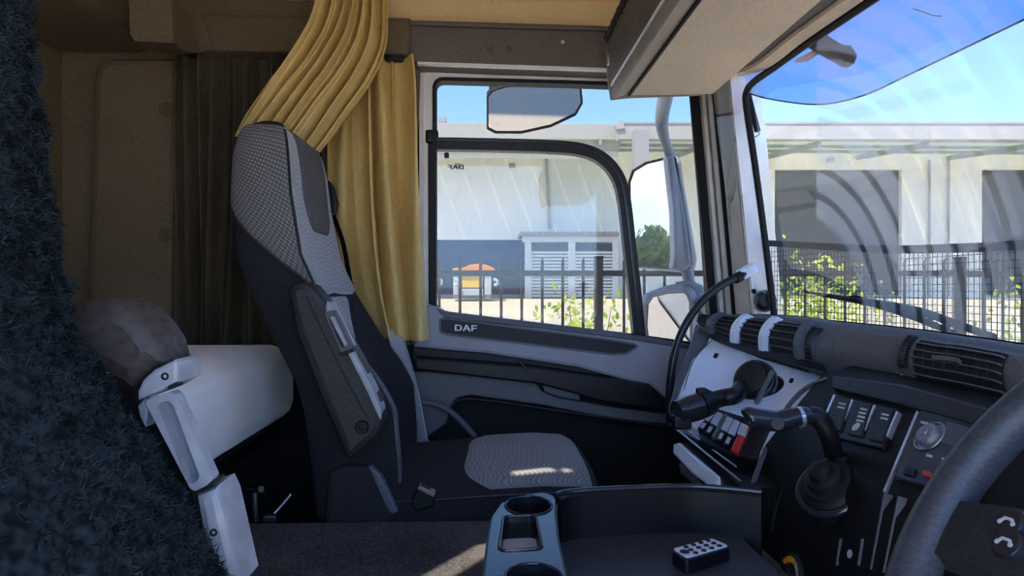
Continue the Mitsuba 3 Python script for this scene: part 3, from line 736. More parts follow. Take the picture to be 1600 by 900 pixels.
for x, y, w_ in ((1446, 663, 12), (1482, 694, 14), (1455, 715, 9), (1480, 721, 9), (1420, 742, 5)):
    add('legend', slab([(x, y), (x + w_, y + w_ * .26), (x + w_ - 1, y + w_ * .26 + 4), (x - 1, y + 4)], P1, .003, 0, 0, .0088), 'print_grey', HT)
add('button', slab([(1452, 742), (1466, 746), (1463, 754), (1449, 750)], P1, .006, .001, .002, .012), 'red_dim', HT, label='small red button')
add('button', slab([(1424, 736), (1440, 740), (1436, 752), (1420, 748)], P1, .006, .001, .002, .011), 'plastic_black', HT)
k = thing('toggle_switch', 'single switch between slim grey strips low on the centre console', 'switch')
add('plate', slab([(1318, 846), (1348, 852), (1341, 884), (1311, 878)], P2, .008, .001, .002, .002), 'pod_black', k)
add('symbol', lathe(hit(1330, 866, P2) + n2 * .002, n2, [(0, .006), (.0008, .006), (.0008, .0042), (.0003, .0042), (.0003, 0)]), 'print_grey', k)
for x in (1314, 1348): add('strip', slab([(x, 842), (x + 2.5, 842), (x - 4, 884), (x - 6.5, 884)], P2, .012, .0008, 0, .003), 'dash_grey', k)
rk = hit(1236, 905, P2)
k = thing('rotary_knob', 'rotary control ringed with an orange band low on the centre console', 'knob')
add('bezel', lathe(rk, n2, [(-.01, .042), (.004, .042), (.007, .039), (.007, .0375), (.003, .037), (.003, 0)]), 'plastic_dark', k)
def arc_ring(c, n, r0, r1, a0, a1, t):
    e1, e2, _ = basis((c, n)); A = np.radians(np.linspace(a0, a1, 16))
    pts = [(r1 * math.cos(a), r1 * math.sin(a)) for a in A] + [(r0 * math.cos(a), r0 * math.sin(a)) for a in A[::-1]]
    return ex(Polygon(pts), (c, n), t, 0, .0055)
add('band', arc_ring(rk, n2, .026, .036, 75, 150, .003), 'orange', k, label='orange arc'); add('band', arc_ring(rk, n2, .026, .036, 20, 72, .003), 'print_grey', k)
add('grip', lathe(rk, n2, [(0, .024), (.012, .022), (.016, .018), (.016, 0)]), 'plastic_black', k)
# recess lines on the console's side
add('recess', slab([(1194, 770), (1212, 776), (1206, 826), (1188, 818)], P2, .006, .001, .004, .001), 'rubber', CS)
add('recess_edge', ex(line_px([(1222, 766), (1212, 800), (1206, 830)], P2, .002), P2, .006, front=.002), 'plastic_dark', CS)

# gear lever
GL = thing('gear_lever', 'black gear lever with a sideways pistol grip rising from a round boot', 'gear lever')
gc = hit(1300, 762, P2)
gd = np.array([-.62, -.28, .73]); gd /= np.linalg.norm(gd)
add('boot', lathe(gc, gd, [(-.03, .056), (.0, .052), (.008, .047), (.012, .040), (.018, .038), (.020, .030), (.030, .028), (.034, .020), (.046, .017), (.05, .010)]), 'rubber', GL)
add('boot_ring', torus(gc + gd * .002, gd, .053, .007), 'plastic_gloss', GL)
Yk = 1.12
add('stem', tube([gc + gd * .03, at(1302, 720, 1.14), at(1296, 682, Yk), at(1280, 654, Yk), at(1262, 648, Yk)], .0125, 12, scale=[1.1, 1.1, 1.2, 1.3, 1.1]), 'plastic_black', GL)
gp = [at(1166, 654, Yk), at(1172, 652, Yk), at(1192, 655, Yk), at(1215, 658, Yk), at(1240, 652, Yk), at(1258, 649, Yk), at(1278, 652, Yk)]
add('grip', sweep(spline(gp, 6), circ(.019, 16, .017), scale=np.interp(np.linspace(0, 1, 37), [0, .04, .15, .5, .8, .95, 1], [.55, .85, 1, 1.0, .85, .7, .5])), 'plastic_gloss', GL)
add('button', cyl(at(1215, 662, Yk - .02), at(1215, 662, Yk - .026), .010), 'plastic_dark', GL)
add('collar', cyl(at(1247, 652, Yk), at(1253, 651, Yk), .0172, .0168), 'silver', GL, label='pale collar')

# phone mount on the pale panel
PM = thing('phone_mount', 'black suction mount with a short arm on the pale dash panel', 'mount')
mc = hit(1186, 606, PLP) + PLP[1] * .012; mn = np.array([-.62, -.66, .42]); mn /= np.linalg.norm(mn)
mf = mc + mn * .03
add('foot', lathe(hit(1190, 604, PLP), PLP[1], [(-.004, .050), (.004, .050), (.008, .044), (.030, .030)]), 'plastic_black', PM)
add('base', lathe(mc, mn, [(-.006, .040), (.0, .046), (.018, .046), (.022, .043), (.036, .042), (.040, .038), (.040, .030)]), 'plastic_black', PM)
add('ring', torus(mc + mn * .026, mn, .0435, .0045), 'plastic_gloss', PM)
add('ring', torus(mc + mn * .010, mn, .0465, .003), 'dash_grey', PM)
add('cap', lathe(mc + mn * .038, mn, [(0, .036), (.006, .034), (.009, .028), (.010, .0)]), 'plastic_dark', PM)
FP_ = (mc + mn * .05, mn)
ld = hit(1207, 580, FP_) - hit(1180, 632, FP_); ld /= np.linalg.norm(ld)
add('lever', rbox([-.040, -.006, -.005], [.044, .006, .005], .004, frame4(hit(1194, 606, FP_), ld, np.cross(mn, ld), mn)), 'dash_grey', PM)
add('arm', tube([mc + mn * .012 + np.array([-.02, .03, -.012]), at(1150, 617, 1.50), at(1128, 622, 1.50), at(1104, 629, 1.49)], .0185, 16, 6), 'plastic_black', PM)
add('joint', cyl(at(1112, 627, 1.49), at(1094, 633, 1.48), .027, .029, 22, .004), 'plastic_black', PM)
add('wing_nut', rbox(at(1096, 617, 1.485) - [.010, .012, .006], at(1096, 609, 1.485) + [.012, .012, .004], .004), 'plastic_black', PM)
mb, mcap = at(1095, 634, 1.48), at(1052, 646, 1.46)
add('clamp', lathe(mb, mcap - mb, [(0, .024), (.004, .0285), (.030, .0285), (.045, .025), (.060, .025), (.063, .020), (.064, 0)]), 'plastic_gloss', PM)
add('clamp_back', rbox(at(1064, 664, 1.46) - [.018, .014, .008], at(1064, 652, 1.46) + [.020, .014, .006], .005), 'plastic_black', PM)

# gooseneck from the pillar
GN = thing('gooseneck', 'thick black flexible gooseneck arching from the windscreen pillar down past the dash', 'cable')
add('hose', tube([at(1163, 428, 1.90), at(1148, 435, 1.885), at(1122, 449, 1.87), at(1096, 472, 1.86), at(1072, 506, 1.85), at(1056, 545, 1.85), at(1048, 590, 1.85), at(1046, 640, 1.86), at(1052, 700, 1.88)], .0105, 14, 10), 'cable', GN)
gy = (lambda d: d / np.linalg.norm(d))(at(1180, 418, 1.90) - at(1150, 434, 1.89))
add('clip', rbox([-.022, -.014, -.016], [.030, .016, .016], .006, frame4(at(1166, 425, 1.905), gy, np.cross([-gy[2], 0, gy[0]], gy), np.array([-gy[2], 0, gy[0]]))), 'panel_light', GN, label='grey end clip')
add('collar', cyl(at(1148, 436, 1.886), at(1158, 431, 1.895), .014, .014, 18, .002), 'rubber', GN)

bx0 = at(462, 600, 1.93)[0] - .09
# ------------------------------------------------------------------ engine cover, tray and what lies on it
add('engine_cover', ex(shapely.box(bx0 + .0, .70, .50, 1.425), ZP(-.467), .55, .012), 'carpet', label='grey carpeted engine cover between the two seats', cat='engine cover')
ZT = -.355
CT = thing('console_tray', 'black plastic tray with two cup holders on the carpeted engine cover', 'tray')
zp = ZP(ZT)
bl = poly_px([(757, 905), (763, 850), (770, 806), (784, 786), (812, 775), (848, 769), (868, 776), (866, 800), (870, 840), (884, 905), (890, 980), (752, 980)], zp, .008, .004)
cup1, cup2 = hit(826, 790, zp), hit(834, 905, zp)
def cxy(c, r, ry=None): return affinity.scale(Point(to2([c], zp)[0]).buffer(1, quad_segs=12), r, ry or r)
h1, h2 = cxy(cup1, .036, .048), cxy(cup2, .034, .046)
h3 = poly_px([(788, 808), (836, 806), (846, 857), (781, 861)], zp, .010)
rimz = bl.difference(h1).difference(h2).difference(h3)
add('top', ex(rimz, zp, .010), 'plastic_gloss', CT, smooth=20)
add('body', ex(bl.buffer(.004).difference(h1.buffer(.001)).difference(h2.buffer(.001)).difference(h3.buffer(.001)), zp, .112, front=-.006), 'plastic_black', CT)
for c_k, h in (('cup_well', h1), ('cup_well', h2)): add(c_k, ex(h.buffer(.001), zp, .004, front=-.075), 'plastic_black', CT)
add('coin_well', ex(h3.buffer(.001), zp, .004, front=-.034), 'trim_light', CT, label='small square recess')
for h in (h1, h2, h3):
    c_ = np.array(h.buffer(.0015).exterior.coords)[:-1]
    e1, e2, n_ = basis(zp)
    add('rim', sweep(zp[0] + c_[:, :1] * e1 + c_[:, 1:] * e2 + n_ * .0005, circ(.0022, 8), n_, True), 'plastic_gloss', CT)
wl = [hit(868, 775, zp), hit(884, 770.5, zp), hit(920, 767, zp), hit(1000, 763, zp), hit(1075, 761, zp), hit(1130, 764, zp), hit(1190, 770, zp)]
add('back_wall', sweep(spline(wl, 8), [(-.010, -.11), (-.010, -.004), (-.006, .0), (.008, .0), (.013, -.004), (.015, -.11)]), 'plastic_black', CT)
add('wall_rim', tube([p + [0, 0, .001] for p in wl], .0055, 10), 'plastic_gloss', CT)
fl = [(wl[0][0] - .004, .72), (wl[0][0] - .004, wl[0][1]), (wl[2][0], wl[2][1]), (wl[4][0], wl[4][1]), (.44, 1.26), (.44, .72)]
ZF = -.432
add('floor_mat', ex(Polygon(to2([np.array([x, y, ZF]) for x, y in fl], ZP(ZF))), ZP(ZF), .03), 'rubber_mat', CT, label='ribbed rubber mat')
# remote
RM = thing('remote_control', 'small silver remote control lying on the ribbed tray mat', 'remote')
zr = ZP(ZF + .024)
rp = [(1049, 858), (1072, 874), (1142, 853), (1112, 840)]
add('body', slab(rp, zr, .020, .004, .006, -.002), 'plastic_black', RM)
add('face', slab([(1052, 857), (1073, 871), (1138, 852), (1112, 841)], zr, .004, .001, .005, .0005), 'remote_face', RM)
fe = [hit(x, y, zr) for x, y in rp]
for a in range(4):
    for b in range(3):
        s, t_ = .28 + a * .18, .2 + b * .3
        c_ = (fe[0] * (1 - s) + fe[3] * s) * (1 - t_) + (fe[1] * (1 - s) + fe[2] * s) * t_
        add('button', lathe(c_ + [0, 0, .0004], (0, 0, 1), [(0, .0042), (.0016, .0040), (.0022, .003), (.0022, 0)], 12), 'plastic_dark', RM)
c_ = (fe[0] * .86 + fe[3] * .14) * .5 + (fe[1] * .86 + fe[2] * .14) * .5
add('button', lathe(c_ + [0, 0, .0004], (0, 0, 1), [(0, .0075), (.0016, .0072), (.0022, .006), (.0022, 0)], 16), 'plastic_dark', RM)

# ------------------------------------------------------------------ bunk
bx = at(462, 600, 1.93)[0]
zb_, zt_ = at(462, 655, 1.93)[2], -.152
m_ = rbox([RX + .04, .25, zb_], [bx, 1.965, zt_], .06)
BK = add('bunk_mattress', m_, 'mattress', label='white covered mattress on the bunk behind the seats', cat='mattress', smooth=50)
k = add('bunk_bench', box([RX + .01, .1, -1.02], [bx - .10, 2.07, zb_]), 'carpet_dark', label='dark storage base under the bunk', cat='bunk')
add('rail', box([bx - .10, .1, zb_ - .03], [bx - .03, 1.90, zb_ - .001]), 'plastic_black', k)
UB = thing('bracket', 'small metal bracket and strut in the dark below the bunk', 'bracket')
add('plate', slab([(350, 762), (408, 762), (410, 768), (350, 769)], YP(1.60), .03, .002), 'plastic_black', UB)
add('post', cyl(at(398, 770, 1.58), at(400, 815, 1.58), .006), 'metal_grey', UB)
add('tip', rbox(at(406, 769, 1.595) - [.003, .006, 0], at(410, 760, 1.595) + [.003, .006, 0], .002), 'silver', UB)
add('strut', tube([at(455, 772, 1.58), at(440, 790, 1.57), at(428, 803, 1.56)], .0045), 'metal_grey', UB)
add('foot', rbox(at(418, 812, 1.56) - [.008, .01, .004], at(430, 806, 1.56) + [.004, .01, .002], .003), 'metal_grey', UB)

# ------------------------------------------------------------------ passenger seat
ST = np.array([  # z, front edge x, bolster depth, thickness, half width
    (-.50, -.185, .03, .145, .205), (-.36, -.187, .05, .134, .222), (-.25, -.197, .06, .128, .228), (-.19, -.23, .05, .122, .228), (-.13, -.276, .036, .122, .226),
    (.0, -.353, .014, .135, .216), (.07, -.386, .006, .138, .208), (.20, -.410, .004, .125, .197), (.28, -.418, .004, .115, .188), (.325, -.427, .004, .098, .174), (.350, -.440, .003, .075, .155), (.362, -.452, .002, .045, .13), (.366, -.462, .0, .02, .10)])
YC = 1.672
def seat_pt(idx, z, off=0.0):
    xf, bol, th, hw = [np.interp(z, ST[:, 0], ST[:, i]) for i in (1, 2, 3, 4)]
    xf = xf - bol
    C = [(0, 0), (.40, -.1 * bol / th), (.70, -.75 * bol / th), (.92, -bol / th + .03), (1.0, .32), (.98, .75), (.80, 1.0), (0, 1.04), (-.80, 1.0)]
    def c(i):
        s = 1 if i >= 0 else -1; i = abs(i)
        if i > 7: i, s = 14 - i, -s
        return np.array([C[i][0] * s, C[i][1]])
    i0 = math.floor(idx); t = idx - i0
    a, b, cc, d = c(i0 - 1), c(i0), c(i0 + 1), c(i0 + 2)
    p = .5 * (2 * b + (cc - a) * t + (2 * a - 5 * b + 4 * cc - d) * t * t + (3 * b - a - 3 * cc + d) * t ** 3)
    p = p * [hw, th]
    if off:
        e = .02; q_ = seat_pt2(idx + e, z) - seat_pt2(idx - e, z)
        n = np.array([q_[1], -q_[0]]); n /= np.linalg.norm(n) + 1e-9
        p = p + n * off if n @ (p - [0, th * .5]) > 0 else p - n * off
    return np.array([xf - p[1], YC - p[0], z + (off * .8 if z > .33 else 0)])


def seat_pt2(i, z):
    r = seat_pt(i, z); xf = np.interp(z, ST[:, 0], ST[:, 1]) - np.interp(z, ST[:, 0], ST[:, 2]); return np.array([YC - r[1], xf - r[0]])


def seat_patch(f0, f1, z0, z1, off, n=26, m=40, zmap=None):
    P = []
    for j in range(m + 1):
        t = j / m; row = []
        for i in range(n + 1):
            s = i / n; z = z0 + (z1 - z0) * t
            idx = f0(z) * (1 - s) + f1(z) * s
            if zmap: z = zmap(idx, t)
            e = min(s, 1 - s, t, 1 - t) * 14
            row.append(seat_pt(idx, z, off * min(1, e) - .003 * (e <= 0)))
        P.append(row)
    return sheet(np.array(P), .001)


zz = np.unique(np.concatenate([np.linspace(-.50, .30, 40), np.linspace(.30, .366, 16)]))
PS = thing('passenger_seat', 'dark passenger seat with grey woven fabric shoulders beside the far door', 'seat')
SBK = add('backrest', loft(np.array([[seat_pt(i, z) for i in np.linspace(-7, 7, 64, endpoint=False)] for z in zz])), 'fabric_dark', PS, smooth=True)
def zlow(i):
    i = abs(i); return np.interp(i, [0, 1.0, 2.0, 3.0, 4.4, 5.8], [-.015, -.02, -.02, -.005, .085, .165])
def upz(i, t): return zlow(i) * (1 - t) + .352 * t
mm, uu = seat_patch(lambda z: -3.0, lambda z: 2.96, 0, 1, .0045, 50, 50, upz); add('front_fabric', mm, 'weave_front', SBK, smooth=True, uv=uu, label='grey ribbed fabric')
mm, uu = seat_patch(lambda z: 3.0, lambda z: 5.9, 0, 1, .0045, 30, 50, upz); add('side_fabric', mm, 'weave_grey', SBK, smooth=True, uv=uu, label='grey honeycomb fabric')
mm, uu = seat_patch(lambda z: -5.9, lambda z: -3.0, 0, 1, .0045, 30, 50, upz); add('side_fabric', mm, 'weave_grey', SBK, smooth=True, uv=uu)
ev = lambda z: 1.5 * max(1e-3, 1 - ((.235 - min(z, .235)) / .115) ** 2.4) ** .5 + .30 * max(0, (z - .235) / .11)
mm, uu = seat_patch(lambda z: -ev(z) - .45, lambda z: ev(z) - .05, .121, .349, .0095, 24, 44); add('headrest_insert', mm, 'vinyl_insert', SBK, smooth=True, label='smooth dark vinyl headrest insert')
st0 = lambda z: np.interp(z, [-.27, -.2, -.12, -.02], [2.45, 1.2, -.3, -1.5]); st1 = lambda z: np.interp(z, [-.27, -.15, -.02], [2.62, 2.75, 2.8])
mm, uu = seat_patch(st0, st1, -.27, -.018, .0035, 12, 36); add('bolster_fabric', mm, 'weave_front', SBK, smooth=True, uv=uu)
mm, uu = seat_patch(lambda z: -1.9, lambda z: np.interp(z, [-.42, -.27, -.2, -.12, -.02], [1.9, 1.9, 1.1, -.4, -1.6]), -.42, -.024, .003, 20, 36); add('centre_panel', mm, 'fabric_dark', SBK, smooth=True, uv=uu)
add('piping', tube([seat_pt(3.0, z, .004) for z in np.linspace(.0, .335, 20)], .0022, 6, 2), 'vinyl_dark', SBK)
add('piping', tube([seat_pt(i, zlow(i), .003) for i in np.linspace(3.0, 5.9, 10)], .0022, 6, 2), 'vinyl_dark', SBK)
add('bolster_edge', tube([seat_pt(2.75, z, .001) for z in np.linspace(-.44, -.10, 14)], .007, 8, 2, scale=[.6, 1, 1, .5]), 'vinyl_insert', SBK)
# cushion
def cush(x, a, off=0.0):
    sx = np.interp(x, [-.30, -.1, .12, .19, .222, .236, .242], [.96, 1, 1, .985, .93, .84, .70])
    top = np.interp(x, [-.30, -.15, 0, .12, .19, .222, .236, .242], [-.405, -.397, -.386, -.380, -.385, -.398, -.412, -.43])
    bot = np.interp(x, [-.30, .15, .22, .242], [-.55, -.54, -.52, -.49])
    c_, s_ = math.cos(a), math.sin(a)
    w = .238 * sx + off; h = (top - bot) / 2 + off; e = .42
    y = w * np.sign(c_) * abs(c_) ** e; z = (top + bot) / 2 + h * np.sign(s_) * abs(s_) ** e
    if s_ > 0: z += .016 * (abs(y) / w) ** 3 * (abs(y) / w < .97) * 0 + .010 * (1 - (y / w) ** 2) - .004
    return np.array([x, YC - y, z])


xs_ = np.concatenate([np.linspace(-.30, .15, 16), np.linspace(.16, .242, 16)])
CU = add('cushion', loft(np.array([[cush(x, a) for a in np.linspace(0, 2 * np.pi, 80, endpoint=False)] for x in xs_])), 'fabric_dark', PS, smooth=True)
P = []
for t in np.linspace(0, 1, 40):
    row = []
    for s in np.linspace(0, 1, 30):
        a = np.radians(22 + 136 * s)
        x0 = -.055 + .10 * abs(s - .4) ** 2 * 4
        x = x0 + (.224 - x0) * t
        e = min(s, 1 - s, t, 1 - t) * 12
        row.append(cush(x, a, .004 * min(1, e) - .003 * (e <= 0)))
    P.append(row)
mm, uu = sheet(np.array(P), -.001); add('cushion_fabric', mm, 'weave_rib', CU, smooth=True, uv=uu, label='grey ribbed fabric panel')
add('seam', tube([cush(x, np.radians(14), .001) for x in np.linspace(-.2, .21, 14)], .0028, 6, 2), 'vinyl_dark', CU)
add('base', ex(shapely.box(-.32, YC - .19, .15, YC + .19), ZP(-.53), .50, .01), 'plastic_black', PS)
add('shell', slab([(482, 610), (488, 660), (495, 720), (502, 830), (530, 830), (560, 740), (530, 660), (500, 610)], YP(1.47), .36, .02, .01), 'plastic_black', PS)
RC = add('recliner_cover', slab([(512, 738), (540, 727), (575, 728), (592, 738), (626, 800), (622, 830), (505, 830)], YP(1.432), .09, .012, .012), 'fabric_side', PS)
add('edge', slab([(571, 730), (580, 730), (594, 742), (624, 798), (614, 806), (604, 796)], YP(1.428), .02, .005, .003), 'dash_grey', RC)
AR = add('armrest', slab([(447, 455), (455, 444), (472, 439), (488, 446), (508, 470), (560, 560), (592, 625), (599, 655), (592, 680), (552, 722), (540, 716), (500, 620), (462, 520)], YP(1.355), .065, .014, .010), 'vinyl_dark', PS, label='folded-up black armrest')
add('welt', ex(line_px([(460, 462), (480, 530), (515, 620), (548, 700)], YP(1.355), .0012), YP(1.355), .003, front=.0008), 'fabric_side', AR)
add('welt', ex(line_px([(478, 462), (505, 520), (540, 590), (572, 650)], YP(1.355), .0012), YP(1.355), .003, front=.0008), 'fabric_side', AR)
add('knob', lathe(at(566, 667, 1.355), (0, -1, 0), [(-.004, .013), (.003, .013), (.006, .011), (.006, .006), (.003, .005), (.003, 0)]), 'rubber', AR)
fp = YP(1.350)
FS = add('front_strip', slab([(508, 470), (515, 472), (522, 488), (555, 555), (582, 605), (596, 640), (598, 660), (590, 650), (572, 610), (548, 562), (520, 508), (508, 484)], fp, .055, .004, .002, .003), 'armrest_grey', AR, label='grey strip with a slotted lever')
add('lever', ex(poly_px([(508, 488), (524, 484), (553, 543), (535, 552)], fp, .003).difference(poly_px([(514, 496), (524, 493), (545, 538), (535, 543)], fp, .003)), fp, .02, front=.008), 'vinyl_insert', FS)
add('lever_recess', slab([(514, 496), (524, 493), (545, 538), (535, 543)], fp, .01, front=.002), 'rubber', FS)
add('joint', slab([(531, 551), (552, 544), (554, 549), (533, 556)], fp, .02, .001, front=.009), 'rubber', FS)
k = add('buckle', slab([(642, 786), (652, 760), (660, 758), (680, 772), (676, 792), (650, 800)], YP(1.425), .022, .004, .004), 'rubber', PS, label='belt buckle with a pinkish cap')
add('cap', slab([(651, 765), (655, 759), (680, 771), (678, 778)], YP(1.420), .026, .002, .001), 'buckle', k)
# seat belt
SBT = thing('seat_belt', 'grey seat belt strap hanging beside the passenger seat below the gold curtain', 'seat belt')
def strap(p, w, t, tw, n=8):
    q_ = spline(p, n); rings = []
    for i, c_ in enumerate(q_):
        a = tw(i / (len(q_) - 1)); d = np.array([math.cos(a), -math.sin(a), 0.0])
        tt = q_[min(i + 1, len(q_) - 1)] - q_[max(i - 1, 0)]; tt /= np.linalg.norm(tt); n_ = np.cross(d, tt); n_ /= np.linalg.norm(n_)
        rings.append([c_ - d * w / 2 - n_ * t / 2, c_ + d * w / 2 - n_ * t / 2, c_ + d * w / 2 + n_ * t / 2, c_ - d * w / 2 + n_ * t / 2])
    return loft(np.array(rings))
add('strap', strap([at(612, 515, 2.01), at(618, 532, 1.985), at(634, 580, 1.95), at(648, 630, 1.94), at(660, 694, 1.93)], .043, .0016, lambda t: .25 + .5 * t), 'belt', SBT, smooth=30)
add('strap', strap([at(626, 530, 1.985), at(646, 600, 1.975), at(664, 693, 1.955)], .036, .0016, lambda t: .9), 'belt', SBT, smooth=30)
add('anchor', rbox(at(652, 700, 1.925), at(669, 690, 1.925) + [0, .03, 0], .004), 'silver', SBT)
add('anchor_base', rbox(at(640, 712, 1.93), at(668, 698, 1.93) + [0, .05, 0], .006), 'rubber', SBT)
add('guide', slab([(505, 292), (512, 280), (520, 290), (527, 318), (522, 338), (512, 336), (506, 312)], YP(1.905), .02, .004, .004), 'plastic_black', SBT)
add('guide_slot', slab([(512, 312), (521, 312), (524, 332), (515, 332)], YP(1.90), .006, .001, .002), 'plastic_gloss', SBT)
add('shoulder_strap', strap([at(497, 232, 1.97), at(508, 282, 1.93), at(519, 330, 1.92), at(536, 380, 1.92), at(548, 445, 1.90)], .030, .0016, lambda t: 1.0), 'rubber', SBT, smooth=30)

# ------------------------------------------------------------------ curtains
def curtain(name, L, R, folds, amp, m, label, seed, sharp=.6, n=150, mrows=70, top_amp=.35, cat='curtain', drift=.25, sag=0.0, crease=False, peaks=None):
    rs = np.random.RandomState(seed); ph = rs.rand(8) * 6.28
    Lc, Rc = spline(L, 12), spline(R, 12); rows = []
    for j in range(mrows):
        t = j / (mrows - 1)
        a = np.array([np.interp(t * (len(Lc) - 1), np.arange(len(Lc)), Lc[:, k_]) for k_ in range(3)]); b = np.array([np.interp(t * (len(Rc) - 1), np.arange(len(Rc)), Rc[:, k_]) for k_ in range(3)])
        s = np.linspace(0, 1, n)
        w = s + .018 * np.sin(9 * s + ph[0] + 2 * t) + .012 * np.sin(17 * s + ph[1] - 3 * t)
        p = 2 * np.pi * folds * w + drift * np.sin(3 * t + ph[2] + 5 * s)
        r = np.sin(p) + .35 * np.sin(2.0 * p + ph[3] + 1.5 * t) + .22 * np.sin(3.1 * p + ph[4] - t * 2)
        r = np.sign(r) * np.abs(r) ** sharp
        if crease: r = 1.5 * np.abs(np.sin(p / 2)) ** .6 + .55 * np.abs(np.sin(1.13 * p + ph[3] + 1.2 * t)) ** .7 + .25 * np.sin(2.3 * p + ph[4] - 2 * t) - 1.2
        if peaks: r = sum(a_ * np.exp(-(np.abs((s - s_ - .02 * math.sin(2.5 * t + 9 * s_)) / w_)) ** 2.2) for s_, w_, a_ in peaks) + .10 * np.sin(38 * s + 2 * t) - .25
        sx_ = sum(a_ * .35 * (s - s_) * np.exp(-((s - s_ - .02 * math.sin(2.5 * t + 9 * s_)) / w_) ** 2) for s_, w_, a_ in peaks) if peaks else None
        k_ = amp * (top_amp + (1 - top_amp) * min(1, t * 1.6)) * (.75 + .5 * meshkit.noise(np.stack([s * 7, np.full(n, t * 2.5), np.full(n, seed)], 1)))
        d = b - a; d2 = d / np.linalg.norm(d)
        ax = np.array([0, -1.0, 0])
        row = a + d * s[:, None] + ax * (r * k_)[:, None] + d2 * ((np.linalg.norm(d) / folds * .19 * np.sin(p) if crease else .35 * amp * np.cos(p)) * (top_amp + (1 - top_amp) * t))[:, None]
        if peaks: row += d * (sx_ * (top_amp + (1 - top_amp) * min(1, t * 1.6)))[:, None]
        row[:, 2] -= sag * np.sin(np.pi * s)
        rows.append(row)
    mm_, uu_ = sheet(np.array(rows), .0018)
    return add(name, mm_, m, None, label, cat, smooth=True, uv=uu_)


C1 = curtain('curtain', [at(506, 92, 2.10), at(501, 200, 2.11), at(503, 330, 2.11), at(518, 450, 2.11), at(546, 528, 2.11)], [at(642, 92, 2.05), at(648, 150, 2.05), at(650, 300, 2.05), at(654, 440, 2.05), at(657, 530, 2.05)], 4.2, .105, 'curtain_gold', 'gold curtain hanging straight down beside the passenger door window', 3, .85, 320, 70, .55,
             peaks=((.08, .02, .35), (.20, .025, .5), (.34, .022, .4), (.50, .034, 1.05), (.66, .030, .95), (.80, .016, .5), (.935, .036, 1.1)))
C2 = curtain('curtain', [at(503, -40, 1.90), at(487, 30, 1.88), at(452, 90, 1.84), at(420, 133, 1.79), at(390, 175, 1.72), at(366, 212, 1.70)], [at(602, -40, 2.0), at(607, 20, 1.99), at(604, 75, 1.98), at(580, 128, 1.97), (at(540, 182, 1.95)), at(496, 240, 1.94), at(470, 262, 1.94)], 6.5, .058, 'curtain_gold', 'gold curtain swept diagonally over the top of the passenger seat', 11, .85, 300, 110, .6, drift=.9, crease=True)
C3 = curtain('curtain', [at(277, 80, 2.075), at(272, 300, 2.075), at(268, 540, 2.075)], [at(500, 84, 2.10), at(500, 300, 2.10), at(500, 540, 2.10)], 6.2, .034, 'curtain_dark', 'dark brown curtain along the bunk behind the passenger seat', 5, .8, 150, 40, .8)
k = thing('curtain_track', 'black curtain track and hook above the gold curtain', 'curtain track')
add('bar', rbox(at(612, 34, 2.055), at(619, 92, 2.055) * [1, 1, 1] + [0, .02, 0], .002) if False else box(np.minimum(at(612, 34, 2.052), at(618, 92, 2.052)), np.maximum(at(612, 34, 2.052), at(618, 92, 2.052)) + [0, .02, 0]), 'rubber', k)
add('hook', rbox(np.minimum(at(600, 94, 2.04), at(630, 74, 2.04)), np.maximum(at(600, 94, 2.04), at(630, 74, 2.04)) + [0, .03, 0], .006), 'plastic_black', k)
a3, b3 = at(278, 84, 2.09), at(640, 90, 2.09)
add('rail', box([a3[0], 2.08, a3[2] - .008], [b3[0], 2.11, a3[2] + .012]), 'rubber', k)

# ------------------------------------------------------------------ driver's seat
DSX = [(30, -240), (45, -120), (65, 0), (74, 110), (84, 250), (93, 350), (101, 430), (124, 520), (165, 590), (215, 670), (262, 745), (305, 820), (345, 900), (385, 985), (420, 1070)]
dsp = np.array([at(x, y, .60) for x, y in DSX])
def ds_front(z): return np.interp(-z, -dsp[:, 2], dsp[:, 0])
def ds_ring(z, n=230):
    xf = ds_front(z); th = .15
    w = np.interp(z, [-.6, -.2, .1, .4, .7], [.27, .27, .255, .24, .20])
    a = np.linspace(0, 2 * np.pi, n, endpoint=False); c_, s_ = np.cos(a), np.sin(a)
    ee = .55
    return np.stack([xf - th / 2 + th / 2 * np.sign(c_) * np.abs(c_) ** ee + .012 * (1 - np.abs(s_)) , .385 + w * np.sign(s_) * np.abs(s_) ** ee, np.full(n, z)], 1)
zs = np.linspace(-.52, .50, 250)
R_ = np.array([ds_ring(z) for z in zs])
base = loft(R_); nv = base.vertex_normals
v = np.array(base.vertices); big = meshkit.fbm(v * 38, 3, 4) - .5; sm = meshkit.fbm(v * 120, 2, 9) - .5
base.vertices = v + nv * (big * .016 + sm * .011)[:, None]
DS = thing('driver_seat', "driver's seat under a shaggy blue-black fleece cover", 'seat')
CO = add('fleece_cover', base, 'fleece', DS, smooth=True)
rs = np.random.RandomState(21)
vv, nn = np.array(base.vertices), np.array(base.vertex_normals)
ok_ = (nn[:, 0] > -.3) & (vv[:, 1] > .2); ids = rs.choice(np.where(ok_)[0], 110000)
c_ = vv[ids] + rs.normal(0, .0022, (len(ids), 3)); dd = nn[ids] + rs.normal(0, .8, (len(ids), 3)); dd /= np.linalg.norm(dd, axis=1, keepdims=True)
sd = np.cross(dd, rs.normal(0, 1, (len(ids), 3))); sd /= np.linalg.norm(sd, axis=1, keepdims=True); ud = np.cross(dd, sd)
L_ = rs.uniform(.0025, .0055, (len(ids), 1)); w_ = rs.uniform(.0006, .0011, (len(ids), 1))
tv = np.concatenate([c_ - dd * .002 + sd * w_, c_ - dd * .002 - sd * w_ * .5 + ud * w_ * .87, c_ - dd * .002 - sd * w_ * .5 - ud * w_ * .87, c_ + dd * L_ + rs.normal(0, .0015, c_.shape)]); N_ = len(ids); i = np.arange(N_)
